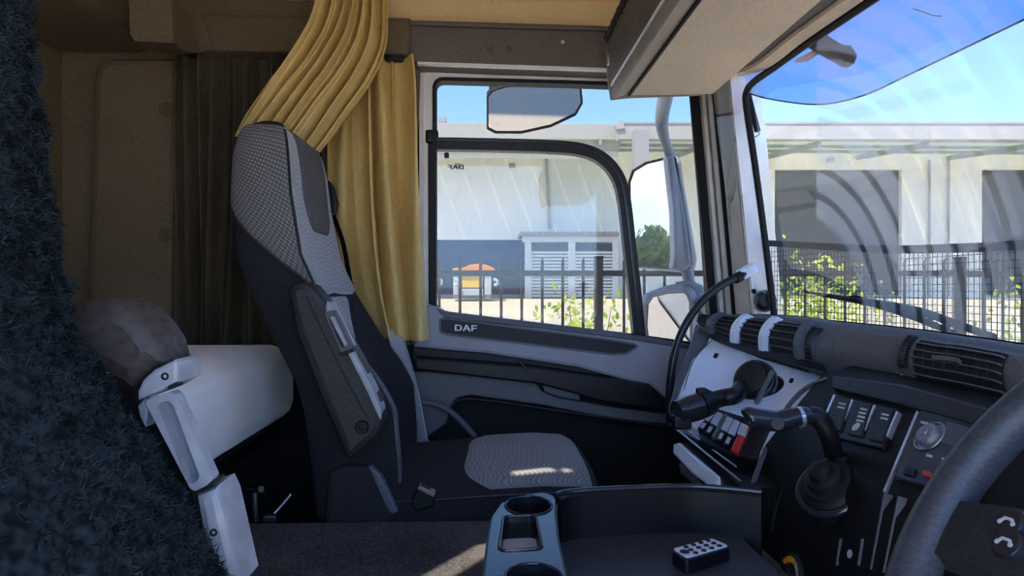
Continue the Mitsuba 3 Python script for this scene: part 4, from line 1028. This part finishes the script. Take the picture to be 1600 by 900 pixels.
add('pile', trimesh.Trimesh(tv, np.vstack([np.stack([i, i + N_, i + 3 * N_], 1), np.stack([i + N_, i + 2 * N_, i + 3 * N_], 1), np.stack([i + 2 * N_, i, i + 3 * N_], 1)]), process=False), 'fleece_pile', CO, smooth=False, kind='stuff')
yq = .665
DA = add('armrest', slab([(60, 500), (90, 480), (120, 469), (150, 466), (178, 469), (205, 484), (228, 507), (246, 533), (266, 564), (244, 574), (226, 592), (210, 622), (180, 600), (110, 560)], YP(yq), .06, .018, .006), 'vinyl_brown', DS, label='brown armrest pad with a pale grey slotted lever', smooth=75)
BR = add('bracket', slab([(213, 612), (221, 594), (240, 577), (270, 562), (278, 563), (280, 596), (268, 602), (252, 612), (226, 622), (214, 634)], YP(yq - .006), .05, .004, .002), 'armrest_grey', DA)
add('screw', lathe(at(258, 588, yq - .006), (0, -1, 0), [(-.002, .0035), (.001, .0035), (.001, .002), (-.001, .0015), (-.001, 0)], 14), 'rubber', BR)
add('gap', slab([(262, 604), (279, 599), (279, 603), (264, 609)], YP(yq - .007), .01), 'rubber', BR)
lp = YP(yq - .008)
LV = add('lever', ex(poly_px([(226, 628), (236, 622), (266, 612), (274, 617), (333, 748), (324, 758), (304, 768), (297, 763)], lp, .004).difference(poly_px([(246, 633), (254, 627), (264, 627), (271, 634), (312, 744), (308, 752), (298, 757), (290, 750)], lp, .004)), lp, .016), 'armrest_grey', DA)
add('groove', slab([(242, 630), (266, 620), (316, 750), (296, 762)], YP(yq + .004), .01), 'groove', LV)
add('joint', slab([(298, 768), (330, 753), (334, 757), (302, 773)], YP(yq - .006), .03, .001), 'rubber', LV)
add('post', slab([(300, 776), (334, 756), (346, 782), (382, 915), (330, 925)], YP(yq - .004), .05, .008, .003), 'armrest_grey', DA)
add('screw', lathe(at(334, 832, yq - .004), (0, -1, 0), [(-.002, .0035), (.001, .0035), (.001, .002), (-.001, .0015), (-.001, 0)], 14), 'rubber', DA)
add('back_bracket', slab([(214, 634), (224, 624), (232, 640), (226, 668), (218, 652)], YP(yq), .03, .002), 'armrest_grey', DA)
add('side_plate', slab([(150, 590), (232, 640), (300, 770), (330, 925), (200, 925), (140, 700)], YP(yq + .02), .03), 'rubber', DA)

# ------------------------------------------------------------------ steering wheel
tau = .911; WC = np.array([.4156, .3734, -.162]); wn = np.array([-math.sin(tau), 0, math.cos(tau)]); we2 = np.array([math.cos(tau), 0, math.sin(tau)]); we1 = np.array([0, 1.0, 0])
wp = (WC, wn)
SWH = thing('steering_wheel', 'large dark steering wheel in front of the driver', 'steering wheel')
add('rim', torus(WC, wn, .225, .0195, 96, 20), 'wheel', SWH, smooth=True)
def wpt(a, r, h=0): return WC + we1 * r * math.cos(a) + we2 * r * math.sin(a) + wn * h
hub = lathe(WC - wn * .05, wn, [(-.02, .06), (.0, .085), (.03, .088), (.042, .08), (.05, .06), (.053, .0)])
add('hub', hub, 'plastic_dark', SWH)
for a0 in (math.radians(-14), math.radians(194)):
    s_ = [wpt(a0, r, h) for r, h in ((.07, -.02), (.12, -.016), (.17, -.008), (.222, -.002))]
    K = add('spoke', sweep(spline(s_, 6), [(-.035, -.012), (-.03, .010), (.03, .010), (.035, -.012)], wn, scale=np.linspace(1.15, .8, 19)), 'plastic_dark', SWH)
    if a0 < 1:
        kp = (wpt(a0, .13, .0), wn)
        for (x, y), kind in (((1578, 816), 0), ((1574, 848), 1)):
            e1, e2, _ = basis(kp); o = to2([hit(x, y, kp)], kp)[0]
            ic = LineString([(o[0] - .006, o[1] - .003 * (1 - 2 * kind * 0)), (o[0] - .0035, o[1] + .0012), (o[0] + .0035, o[1] + .0018), (o[0] + .006, o[1] - .001)]).buffer(.0012).union(Point(o[0] - .006, o[1] - .003).buffer(.0019)).union(Point(o[0] + .006, o[1] - .001).buffer(.0019))
            bt = add('button', ex(Point(o).buffer(.013), kp, .02, .003, .002), 'plastic_gloss', K)
            add('handset_symbol', ex(ic, kp, .002, front=.0028), 'print_grey', bt)
add('column', cyl(WC - wn * .06, WC - wn * .20, .045, .06), 'plastic_black', SWH)

# ------------------------------------------------------------------ outside, on the truck
# tinted visor above the windscreen
vb = spline([at(1152, 128, 2.06), at(1172, 146, 2.02), at(1222, 158, 1.97), at(1285, 163, 1.915), at(1350, 149, 1.83), at(1420, 117, 1.69), at(1600, 31, 1.33)], 6)
vb = np.vstack([vb, [[vb[-1][0] + .01, y, vb[-1][2]] for y in (1.1, .8, .4, 0.0)]])
VZ = thing('sun_visor', 'blue tinted sun visor mounted outside above the windscreen', 'sun visor')
rowz = []
for t in np.linspace(0, 1, 8):
    rowz.append([np.array([b[0] * (1 - t) + t * (Xg(b[1], .62) + .035) + .03 * math.sin(t * 3.14), b[1], b[2] * (1 - t) + t * .70]) for b in vb])
add('shade', sheet(np.array(rowz))[0], 'tint', VZ, smooth=True)
add('rim', tube(vb, .0022, 8, 1), 'plastic_gloss', VZ)
add('bracket', slab([(1262, 40), (1290, 52), (1322, 72), (1340, 84), (1336, 99), (1322, 96), (1300, 84), (1268, 66)], YP(1.62), .03, .004, .003), 'plastic_black', VZ, label='black visor bracket')
add('bracket_foot', slab([(1318, 70), (1330, 70), (1341, 86), (1336, 99), (1324, 96)], YP(1.612), .035, .003), 'rubber', VZ)
add('sticker', slab([(1243, 93), (1272, 78), (1290, 78), (1262, 96), (1246, 98)], YP(1.66), .002), 'sticker', VZ)
add('scratch', tube([at(1427, 14, 1.5), at(1445, 19, 1.5), at(1458, 24, 1.5), at(1472, 25, 1.5)], .0012, 6), 'rubber', VZ)

# insect screen stretched over the lower windscreen
IS = thing('insect_screen', 'black insect screen stretched across the lower windscreen under a dark hem', 'screen')
hp = [on_glass(1196, 380, .08), on_glass(1250, 383, .08), on_glass(1320, 387, .08), on_glass(1400, 390, .08), on_glass(1500, 388, .08), on_glass(1600, 383, .08)]
hp = hp + [hp[-1] + np.array([.0, -(.4), .0]), hp[-1] + np.array([0, -1.1, 0])]
hpl = spline(hp, 8)
add('hem', sweep(hpl, [(-.004, -.008), (.004, -.008), (.004, .009), (-.004, .009)]), 'screen_hem', IS)
nets = []
def htop(y): return np.array([np.interp(-y, -hpl[:, 1], hpl[:, i]) for i in (0, 2)])
for y in np.arange(.35, hp[0][1], .0135):
    x, z = htop(y); nets.append(box([x - .0005, y - .00062, -.30], [x + .0005, y + .00062, z]))
for zc in np.arange(-.29, .12, .0135):
    ys = np.linspace(hp[0][1], .35, 24)
    ok2 = [y for y in ys if htop(y)[1] > zc]
    if len(ok2) > 2: nets.append(sweep([np.array([htop(y)[0], y, zc]) for y in ok2], [(-.0005, -.00062), (.0005, -.00062), (.0005, .00062), (-.0005, .00062)]))
add('netting', join(*nets), 'fence', IS, smooth=False, kind='stuff')
add('edge_cord', tube([htop(hp[0][1] - .002)[[0, 0, 1]] * [1, 0, 1] + [0, hp[0][1], 0], np.array([hp[0][0] + .01, hp[0][1], -.30])], .005, 8, 1), 'rubber', IS)

# wipers
def gw(x, y, o=.035): return on_glass(x, y, o)
WP = thing('wiper', 'black wiper lying across the lower windscreen', 'wiper')
add('blade', tube([gw(1258, 456), gw(1300, 463), gw(1360, 474), gw(1420, 492), gw(1470, 512), gw(1502, 524)], .0055, 8, 6, scale=[.5, 1, 1.3, 1.4, 1.2, .7]), 'rubber', WP)
add('arm', tube([gw(1310, 463, .048), gw(1380, 474, .055), gw(1440, 487, .055), gw(1500, 508, .05), gw(1553, 527, .04)], .006, 8, 6, scale=[.6, 1.1, 1.4, 1.3, 1.2]), 'wiper_blue', WP)
for x, y in ((1340, 468), (1410, 484), (1462, 503)): add('yoke', tube([gw(x - 22, y - 1, .036), gw(x, y - 5, .05), gw(x + 22, y + 8, .036)], .003, 6, 4), 'rubber', WP)

# mirrors
def mirror_plane(px, py, Y, r):
    d = ray(px, py); d = d / np.linalg.norm(d); r = np.array(r, float) / np.linalg.norm(r); n = r - d; n /= np.linalg.norm(n)
    return (at(px, py, Y), n)
M1 = thing('side_mirror', 'tall grey side mirror showing white sky and trees outside the passenger window', 'mirror')
mp = mirror_plane(1020, 340, 2.62, (-1.0, .16, .075))
gl = [(984, 285), (990, 268), (1010, 256), (1052, 246), (1052, 330), (1056, 412), (1040, 417), (1000, 414), (985, 404)]
add('glass', slab(gl, mp, .006, 0, .012), 'mirror', M1, label='mirror glass')
add('bezel', ex(poly_px(gl, mp, .012).buffer(.007).difference(poly_px(gl, mp, .012).buffer(-.001)), mp, .03, front=.004), 'plastic_dark', M1)
hc = [(1030, 247), (1046, 240), (1064, 246), (1078, 330), (1091, 410), (1086, 424), (1070, 428), (1050, 420), (1048, 330)]
add('housing', join(slab([(1040, 244), (1054, 240), (1072, 330), (1084, 414), (1070, 424), (1050, 420), (1053, 400), (1051, 330)], YP(2.50), .05, .014, .004), slab([(990, 262), (1050, 240), (1066, 245), (1078, 330), (1090, 412), (1080, 425), (1000, 418), (988, 404)], YP(2.70), .10, .03, .03)), 'mirror_shell', M1)
add('housing_front', slab([(1052, 240), (1062, 245), (1077, 330), (1090, 405), (1087, 422), (1074, 426), (1083, 410), (1070, 330)], YP(2.53), .09, .008, .004), 'mirror_shell_light', M1)
add('upper_arm', tube([at(1040, 148, 2.50), at(1034, 190, 2.53), at(1041, 225, 2.58), at(1056, 262, 2.62)], .024, 12, 6, scale=[1.15, 1.0, .7, .9]), 'mirror_shell', M1)
add('lower_arm', tube([at(1074, 420, 2.60), at(1078, 445, 2.58), at(1092, 470, 2.5), at(1116, 490, 2.4)], .022, 12), 'mirror_shell', M1)
M2 = thing('wide_angle_mirror', 'small wide-angle mirror below the tall side mirror', 'mirror')
mp2 = mirror_plane(1045, 490, 2.55, (-.75, -.12, -.42))
g2 = [(1012, 476), (1020, 464), (1045, 458), (1072, 457), (1078, 470), (1080, 540), (1014, 540), (1010, 510)]
add('glass', slab(g2, mp2, .006, 0, .012), 'mirror', M2, label='mirror glass')
add('bezel', ex(poly_px(g2, mp2, .012).buffer(.013).difference(poly_px(g2, mp2, .012).buffer(-.001)), mp2, .04, front=.006), 'mirror_shell', M2)
add('housing', slab([(1004, 478), (1014, 460), (1050, 446), (1078, 440), (1096, 446), (1110, 470), (1114, 550), (1006, 550)], YP(2.66), .10, .03, .02), 'mirror_shell', M2)
add('housing_front', slab([(1060, 443), (1080, 438), (1098, 444), (1112, 472), (1118, 560), (1094, 560), (1092, 480), (1084, 458)], YP(2.52), .12, .012, .008), 'mirror_shell', M2)
add('arm', tube([at(1090, 470, 2.60), at(1108, 482, 2.45), at(1122, 492, 2.30)], .02), 'mirror_shell', M2)
M3 = thing('kerb_mirror', 'wide kerb mirror hanging outside above the passenger window', 'mirror')
mp3 = mirror_plane(835, 172, 2.55, (.05, .48, -1.0))
g3 = [(763, 150), (770, 142), (790, 135), (870, 131), (905, 133), (908, 160), (898, 178), (860, 196), (815, 206), (775, 206), (763, 200)]
add('glass', slab(g3, mp3, .006, 0, .010), 'mirror', M3, label='mirror glass')
add('bezel', ex(poly_px(g3, mp3, .010).buffer(.006).difference(poly_px(g3, mp3, .010).buffer(-.001)), mp3, .02, front=.004), 'plastic_dark', M3)
add('housing', slab(g3, (mp3[0] - mp3[1] * .03, mp3[1]), .06, .02, .01, .02), 'plastic_dark', M3)
add('arm', tube([at(860, 100, 2.30), at(850, 110, 2.45), at(845, 135, 2.60)], .018), 'plastic_black', M3)

# ------------------------------------------------------------------ yard, fence, plants
ZY, DB_ = -EYE, 30.0
ZB = at(800, 466, DB_)[2]
def zg(y): return np.interp(y, [-80, 3.6, 6, DB_ - 3, 200], [ZY, ZY, ZY + .12, ZB, ZB])
gy_ = np.concatenate([np.linspace(-70, 3, 12), np.linspace(3.6, 6, 6), np.linspace(6, 30, 22)[1:], np.linspace(34, 120, 8)]); gx_ = np.linspace(-120, 120, 30)
add('ground', sheet(np.array([[[x, y, zg(y)] for x in gx_] for y in gy_]))[0], 'yard', kind='structure', label='pale concrete yard in sunlight')
YFN = 4.6
FN = thing('fence', 'black steel picket fence between the truck and the warehouse yard', 'fence')
zr1, zr2, zf = at(800, 427, YFN)[2], at(800, 830, YFN)[2], zg(YFN)
add('rail', box([-3.0, YFN - .018, zr1 - .019], [7.5, YFN + .018, zr1 + .019]), 'fence', FN)
add('rail', box([-3.0, YFN - .018, zr2 - .019], [7.5, YFN + .018, zr2 + .019]), 'fence', FN)
PXP = [at(935, 427, YFN)[0] + 2.43 * i for i in (-1, 0, 1, 2)]
for x in PXP:
    p_ = add('post', box([x - .027, YFN - .027, zf - .02], [x + .027, YFN + .027, at(800, 402, YFN)[2]]), 'fence', FN)
    add('cap', rbox([x - .031, YFN - .031, at(800, 404, YFN)[2]], [x + .031, YFN + .031, at(800, 400, YFN)[2]], .006), 'fence', p_)
pk = cyl([0, 0, zf - .01], [0, 0, at(800, 408, YFN)[2]], .0095, n=8)
pk = join(pk, cyl([0, 0, at(800, 409, YFN)[2]], [0, -.02, at(800, 403, YFN)[2]], .0095, .004, 8))
pk_ply = mikit.ply((lambda m: (m.apply_translation([0, 0, EYE]), m)[1])(pk.copy()), 'mat_fence', 30)
for x in np.arange(-2.6, 7.0, .1345):
    if min(abs(x - p) for p in PXP) < .05: continue
    scene[key_of('picket', FN)] = {**pk_ply, 'to_world': T().translate([float(x), YFN, 0])}


def shrub(name, x, y, h, w, n, m, label, seed, leaf=.05, up=.5):
    rs = np.random.RandomState(seed); g = zg(y); K = thing(name, label, 'shrub'); st, lv = [], []
    for i in range(9):
        a = rs.rand() * 6.28; r = w * (.2 + .8 * rs.rand()); hh = h * (.62 + .38 * rs.rand())
        p = [np.array([x, y, g]), np.array([x + .35 * r * math.cos(a), y + .35 * r * math.sin(a), g + hh * .5]), np.array([x + r * math.cos(a), y + r * math.sin(a), g + hh])]
        sp = spline(p, 8); st.append(sweep(sp, circ(.010, 5), scale=np.linspace(1, .3, len(sp))))
        for j in range(n // 9):
            c_ = sp[rs.randint(6, len(sp))] + rs.normal(0, .055 * h, 3)
            d = rs.normal(0, 1, 3) + [0, 0, up]; d /= np.linalg.norm(d); s_ = np.cross(d, rs.normal(0, 1, 3)); s_ /= np.linalg.norm(s_); u_ = np.cross(s_, d)
            l_ = leaf * rs.uniform(.7, 1.4); b_ = l_ * .28
            lv.append((c_, c_ + d * l_ * .5 + s_ * b_ + u_ * l_ * .05, c_ + d * l_, c_ + d * l_ * .5 - s_ * b_ + u_ * l_ * .05))
    add('stem', join(*st), 'bark', K)
    V = np.array(lv).reshape(-1, 3); q4 = np.arange(len(lv)) * 4
    add('foliage', trimesh.Trimesh(V, np.vstack([np.stack([q4, q4 + 1, q4 + 2], 1), np.stack([q4, q4 + 2, q4 + 3], 1)]), process=False), m, K, smooth=False)
    return K


def spot(px, Y): return at(px, 450, Y)[0]
shrub('shrub', spot(912, 5.6), 5.6, 2.16, .34, 2600, 'leaf', 'light green shrub behind the fence seen through the passenger window', 31, .06)
shrub('shrub', spot(1268, 5.5), 5.5, 2.42, .40, 3600, 'leaf', 'yellow-green shrub behind the fence near the windscreen pillar', 33, .06)
shrub('shrub', spot(1606, 5.5), 5.5, 2.2, .3, 1600, 'leaf', 'yellow-green shrub behind the fence near the end of the windscreen', 35, .06)


def tree(x, y, h, w, n, m, label, seed):
    rs = np.random.RandomState(seed); g = zg(y); K = thing('tree', label, 'tree', 'trees reflected in the side mirror')
    tr = [cyl([x, y, g - .1], [x + .1, y, g + h * .6], .14, .07, 8)]
    cs = [np.array([x, y, g + h * .68]) + rs.normal(0, 1, 3) * [w * .45, w * .45, h * .13] for _ in range(14)]
    for c_ in cs[:8]: tr.append(cyl([x + .05, y, g + h * .42], c_, .05, .02, 6))
    add('trunk', join(*tr), 'bark', K)
    i = rs.randint(0, 14, n); d = rs.normal(0, 1, (n, 3)); d /= np.linalg.norm(d, axis=1, keepdims=True)
    c_ = np.array(cs)[i] + d * (w * .34) * rs.uniform(.55, 1, (n, 1)); a = rs.normal(0, 1, (n, 3)); a /= np.linalg.norm(a, axis=1, keepdims=True); b_ = np.cross(a, d); b_ /= np.linalg.norm(b_, axis=1, keepdims=True)
    l_ = rs.uniform(.10, .2, (n, 1)); V = np.stack([c_ - a * l_, c_ + b_ * l_ * .4, c_ + a * l_, c_ - b_ * l_ * .4], 1).reshape(-1, 3); q4 = np.arange(n) * 4
    add('foliage', trimesh.Trimesh(V, np.vstack([np.stack([q4, q4 + 1, q4 + 2], 1), np.stack([q4, q4 + 2, q4 + 3], 1)]), process=False), m, K, smooth=False)


for i, (x, y, h, w) in enumerate(((-22, 6.2, 4.0, 1.9), (-27, 10.6, 5.0, 2.2), (-33, 16, 4.6, 2.2))):
    tree(x, y, h, w, 2600, 'leaf_dark' if i != 1 else 'leaf', 'small green tree beside the yard, seen in the tall side mirror', 50 + i)

# ------------------------------------------------------------------ warehouse
WY = DB_
wpl = YP(WY)
BD = thing('warehouse', 'white warehouse with grey roller doors behind the fence', 'building')
xl, xr = spot(480, WY), spot(2300, WY)
wall = shapely.box(xl, ZB - .05, xr, at(800, 205, WY)[2])
r1 = poly_px([(1210, 265), (1408, 265), (1408, 470), (1210, 470)], wpl); r2 = poly_px([(1533, 265), (1731, 265), (1731, 470), (1533, 470)], wpl)
add('wall', ex(wall.difference(r1).difference(r2), wpl, .3), 'building', BD)
for i, (a, b) in enumerate(((1210, 1408), (1533, 1731))):
    d_ = add('roller_door', slab([(a, 265), (b, 265), (b, 466), (a, 466)], YP(WY + .18), .06), 'roller', BD)
    add('frame', ex(poly_px([(a - 3, 262), (b + 3, 262), (b + 3, 466), (a - 3, 466)], wpl).difference(poly_px([(a, 265), (b, 265), (b, 470), (a, 470)], wpl)), wpl, .1, front=.05), 'building', d_)
    add('bottom_rail', slab([(a, 461), (b, 461), (b, 466), (a, 466)], YP(WY + .12), .08), 'steel_beam', d_)
for x in (1452, 1482): add('downpipe', cyl(at(x, 250, WY - .12), at(x, 466, WY - .12), .055, n=10), 'post_white', BD)
for x in (1300, 1105, 1640): add('wall_light', rbox(at(x - 5, 252, WY - .25), at(x + 5, 246, WY - .25) + [0, .25, 0], .03), 'machine_white', BD)
add('lower_panel', slab([(560, 375), (822, 375), (822, 463), (560, 463)], YP(WY - .02), .04), 'blue_wall', BD, label='dark blue lower wall')
add('plinth', slab([(560, 460), (822, 460), (822, 467), (560, 467)], YP(WY - .06), .08), 'steel_beam', BD)
add('wall_panel', slab([(855, 250), (966, 250), (966, 372), (855, 372)], YP(WY - .04), .04), 'building_cool', BD)
for x in (905, 940): add('panel_joint', slab([(x, 252), (x + 1.5, 252), (x + 1.5, 370), (x, 370)], YP(WY - .05), .02), 'building', BD)
add('downpipe', cyl(at(853, 236, WY - .2), at(859, 358, WY - .2), .07, n=10), 'machine_white', BD)
for x in (716, 800): add('wall_fitting', rbox(at(x - 5, 262, WY - .1), at(x + 5, 255, WY - .1) + [0, .1, 0], .02), 'steel_beam', BD)
# canopy
YA = 24.8
add('fascia', slab([(965, 192), (2600, 192), (2600, 218), (965, 218)], YP(YA), .35, .02), 'fascia', BD)
add('fascia_line', slab([(965, 190.5), (2600, 190.5), (2600, 193.5), (965, 193.5)], YP(YA - .04), .1, .0), 'post_white', BD)
for x in (1425, 1452, 1800): add('fascia_joint', slab([(x, 193), (x + 2, 193), (x + 2, 217), (x, 217)], YP(YA - .01), .05), 'steel_beam', BD)
add('fascia', slab([(360, 189), (970, 194), (970, 232), (360, 230)], YP(YA + .6), .35, .02), 'fascia', BD)
add('gutter', slab([(360, 233), (966, 235), (966, 246), (360, 244)], YP(YA + 1.2), .3, .03), 'building_cool', BD)
cs0, cs1 = at(965, 217, YA + .3), at(2600, 217, YA + .3)
za, zb2 = cs0[2], at(1300, 249, WY)[2] + .05
n_sh = 40
for i in range(n_sh):
    x0 = cs0[0] - 12 + i * 1.0
    if x0 > 32: break
    ring = [[(x0, YA + .3, za), (x0 + .98, YA + .3, za), (x0 + .98, YA + .3, za + .012), (x0, YA + .3, za + .012)], [(x0, WY, zb2 + .15), (x0 + .98, WY, zb2 + .15), (x0 + .98, WY, zb2 + .162), (x0, WY, zb2 + .162)]]
    add('awning_sheet', loft(np.array(ring)), 'awning', BD, smooth=False)
for x in np.arange(-8, 30, 4.0):
    add('rafter', loft(np.array([[(x, YA + .3, za - .02), (x + .1, YA + .3, za - .02), (x + .1, YA + .3, za - .22), (x, YA + .3, za - .22)], [(x, WY, zb2 + .13), (x + .1, WY, zb2 + .13), (x + .1, WY, zb2 - .07), (x, WY, zb2 - .07)]])), 'steel_beam', BD, smooth=False)
for y in (26.4, 28.0): add('purlin', box([-8, y, za + (zb2 + .15 - za) * (y - YA) / (WY - YA) - .14], [30, y + .08, za + (zb2 + .15 - za) * (y - YA) / (WY - YA) - .03]), 'steel_beam', BD)
add('post', box([at(988, 0, YA - .1)[0], YA - .5, za - 1.3], [at(1010, 0, YA - .1)[0], YA, at(800, 206, YA)[2]]), 'post_white', BD)
add('flashing', slab([(962, 196), (968, 187), (974, 190), (976, 200), (964, 202)], YP(YA - .1), .3), 'fascia', BD)
k = add('roof_box', box(at(684, 190, WY), at(697, 182, WY) + [0, .6, 0]), 'machine_white', BD)
# louvred plant enclosure
LE = thing('louvre_enclosure', 'white louvred enclosure against the warehouse wall', 'enclosure')
YL = 28.4
for a, b in ((820, 830), (888, 899), (957, 966)): add('post', slab([(a, 368), (b, 368), (b, 467), (a, 467)], YP(YL), .12, .01), 'louvre', LE)
add('lintel', slab([(816, 369), (966, 369), (966, 378), (816, 378)], YP(YL - .05), .3, .01), 'louvre', LE)
add('roof_edge', slab([(812, 363), (968, 363), (968, 368), (812, 368)], YP(YL - .3), 1.8), 'post_white', LE)
for i in range(30): add('roof_rib', slab([(814 + i * 5.1, 361.5), (816.5 + i * 5.1, 361.5), (816.5 + i * 5.1, 368), (814 + i * 5.1, 368)], YP(YL - .34), .1), 'steel_beam', LE)
for a, b in ((831, 887), (900, 956)):
    add('opening', slab([(a, 380), (b, 380), (b, 391), (a, 391)], YP(YL + .06), .04), 'dark_glass', LE)
    add('backing', slab([(a, 391), (b, 391), (b, 467), (a, 467)], YP(YL + .12), .03), 'steel_beam', LE)
    for i in range(14):
        y = 393 + i * 5.2
        add('slat', slab([(a - 1, y), (b + 1, y), (b + 1, y + 3.3), (a - 1, y + 3.3)], YP(YL + .02), .04), 'louvre', LE)
# machine
MC = thing('yard_machine', 'orange and yellow machine with white side panels parked by the blue wall', 'machine')
YM = 26.0
add('canopy', slab([(707, 419), (725, 418), (733, 414), (748, 412), (762, 414), (770, 418), (773, 420), (773, 428), (707, 428)], YP(YM), 1.2, .04), 'machine_orange', MC, label='orange canopy')
for a, b in ((708, 719), (757, 768)): add('side_panel', slab([(a, 429), (b, 429), (b, 461), (a, 461)], YP(YM + .1), 1.0, .04), 'machine_white', MC)
add('front_panel', slab([(721, 430), (755, 430), (754, 450), (722, 450)], YP(YM + .15), .8, .03), 'machine_yellow', MC, label='yellow front panel')
add('lower_panel', slab([(721, 451), (755, 451), (755, 462), (721, 462)], YP(YM + .12), .8, .03), 'machine_white', MC)
for x in (684, 709, 771): add('hook', tube([at(x, 436, YM - .1), at(x + 5, 438, YM - .1), at(x + 6, 443, YM - .1), at(x + 1, 446, YM - .1)], .055, 8, 5), 'machine_white', MC)
for x in (712, 762): add('foot', box(at(x - 3, 467, YM + .2), at(x + 4, 460, YM + .2) + [0, .6, 0]), 'steel_beam', MC)
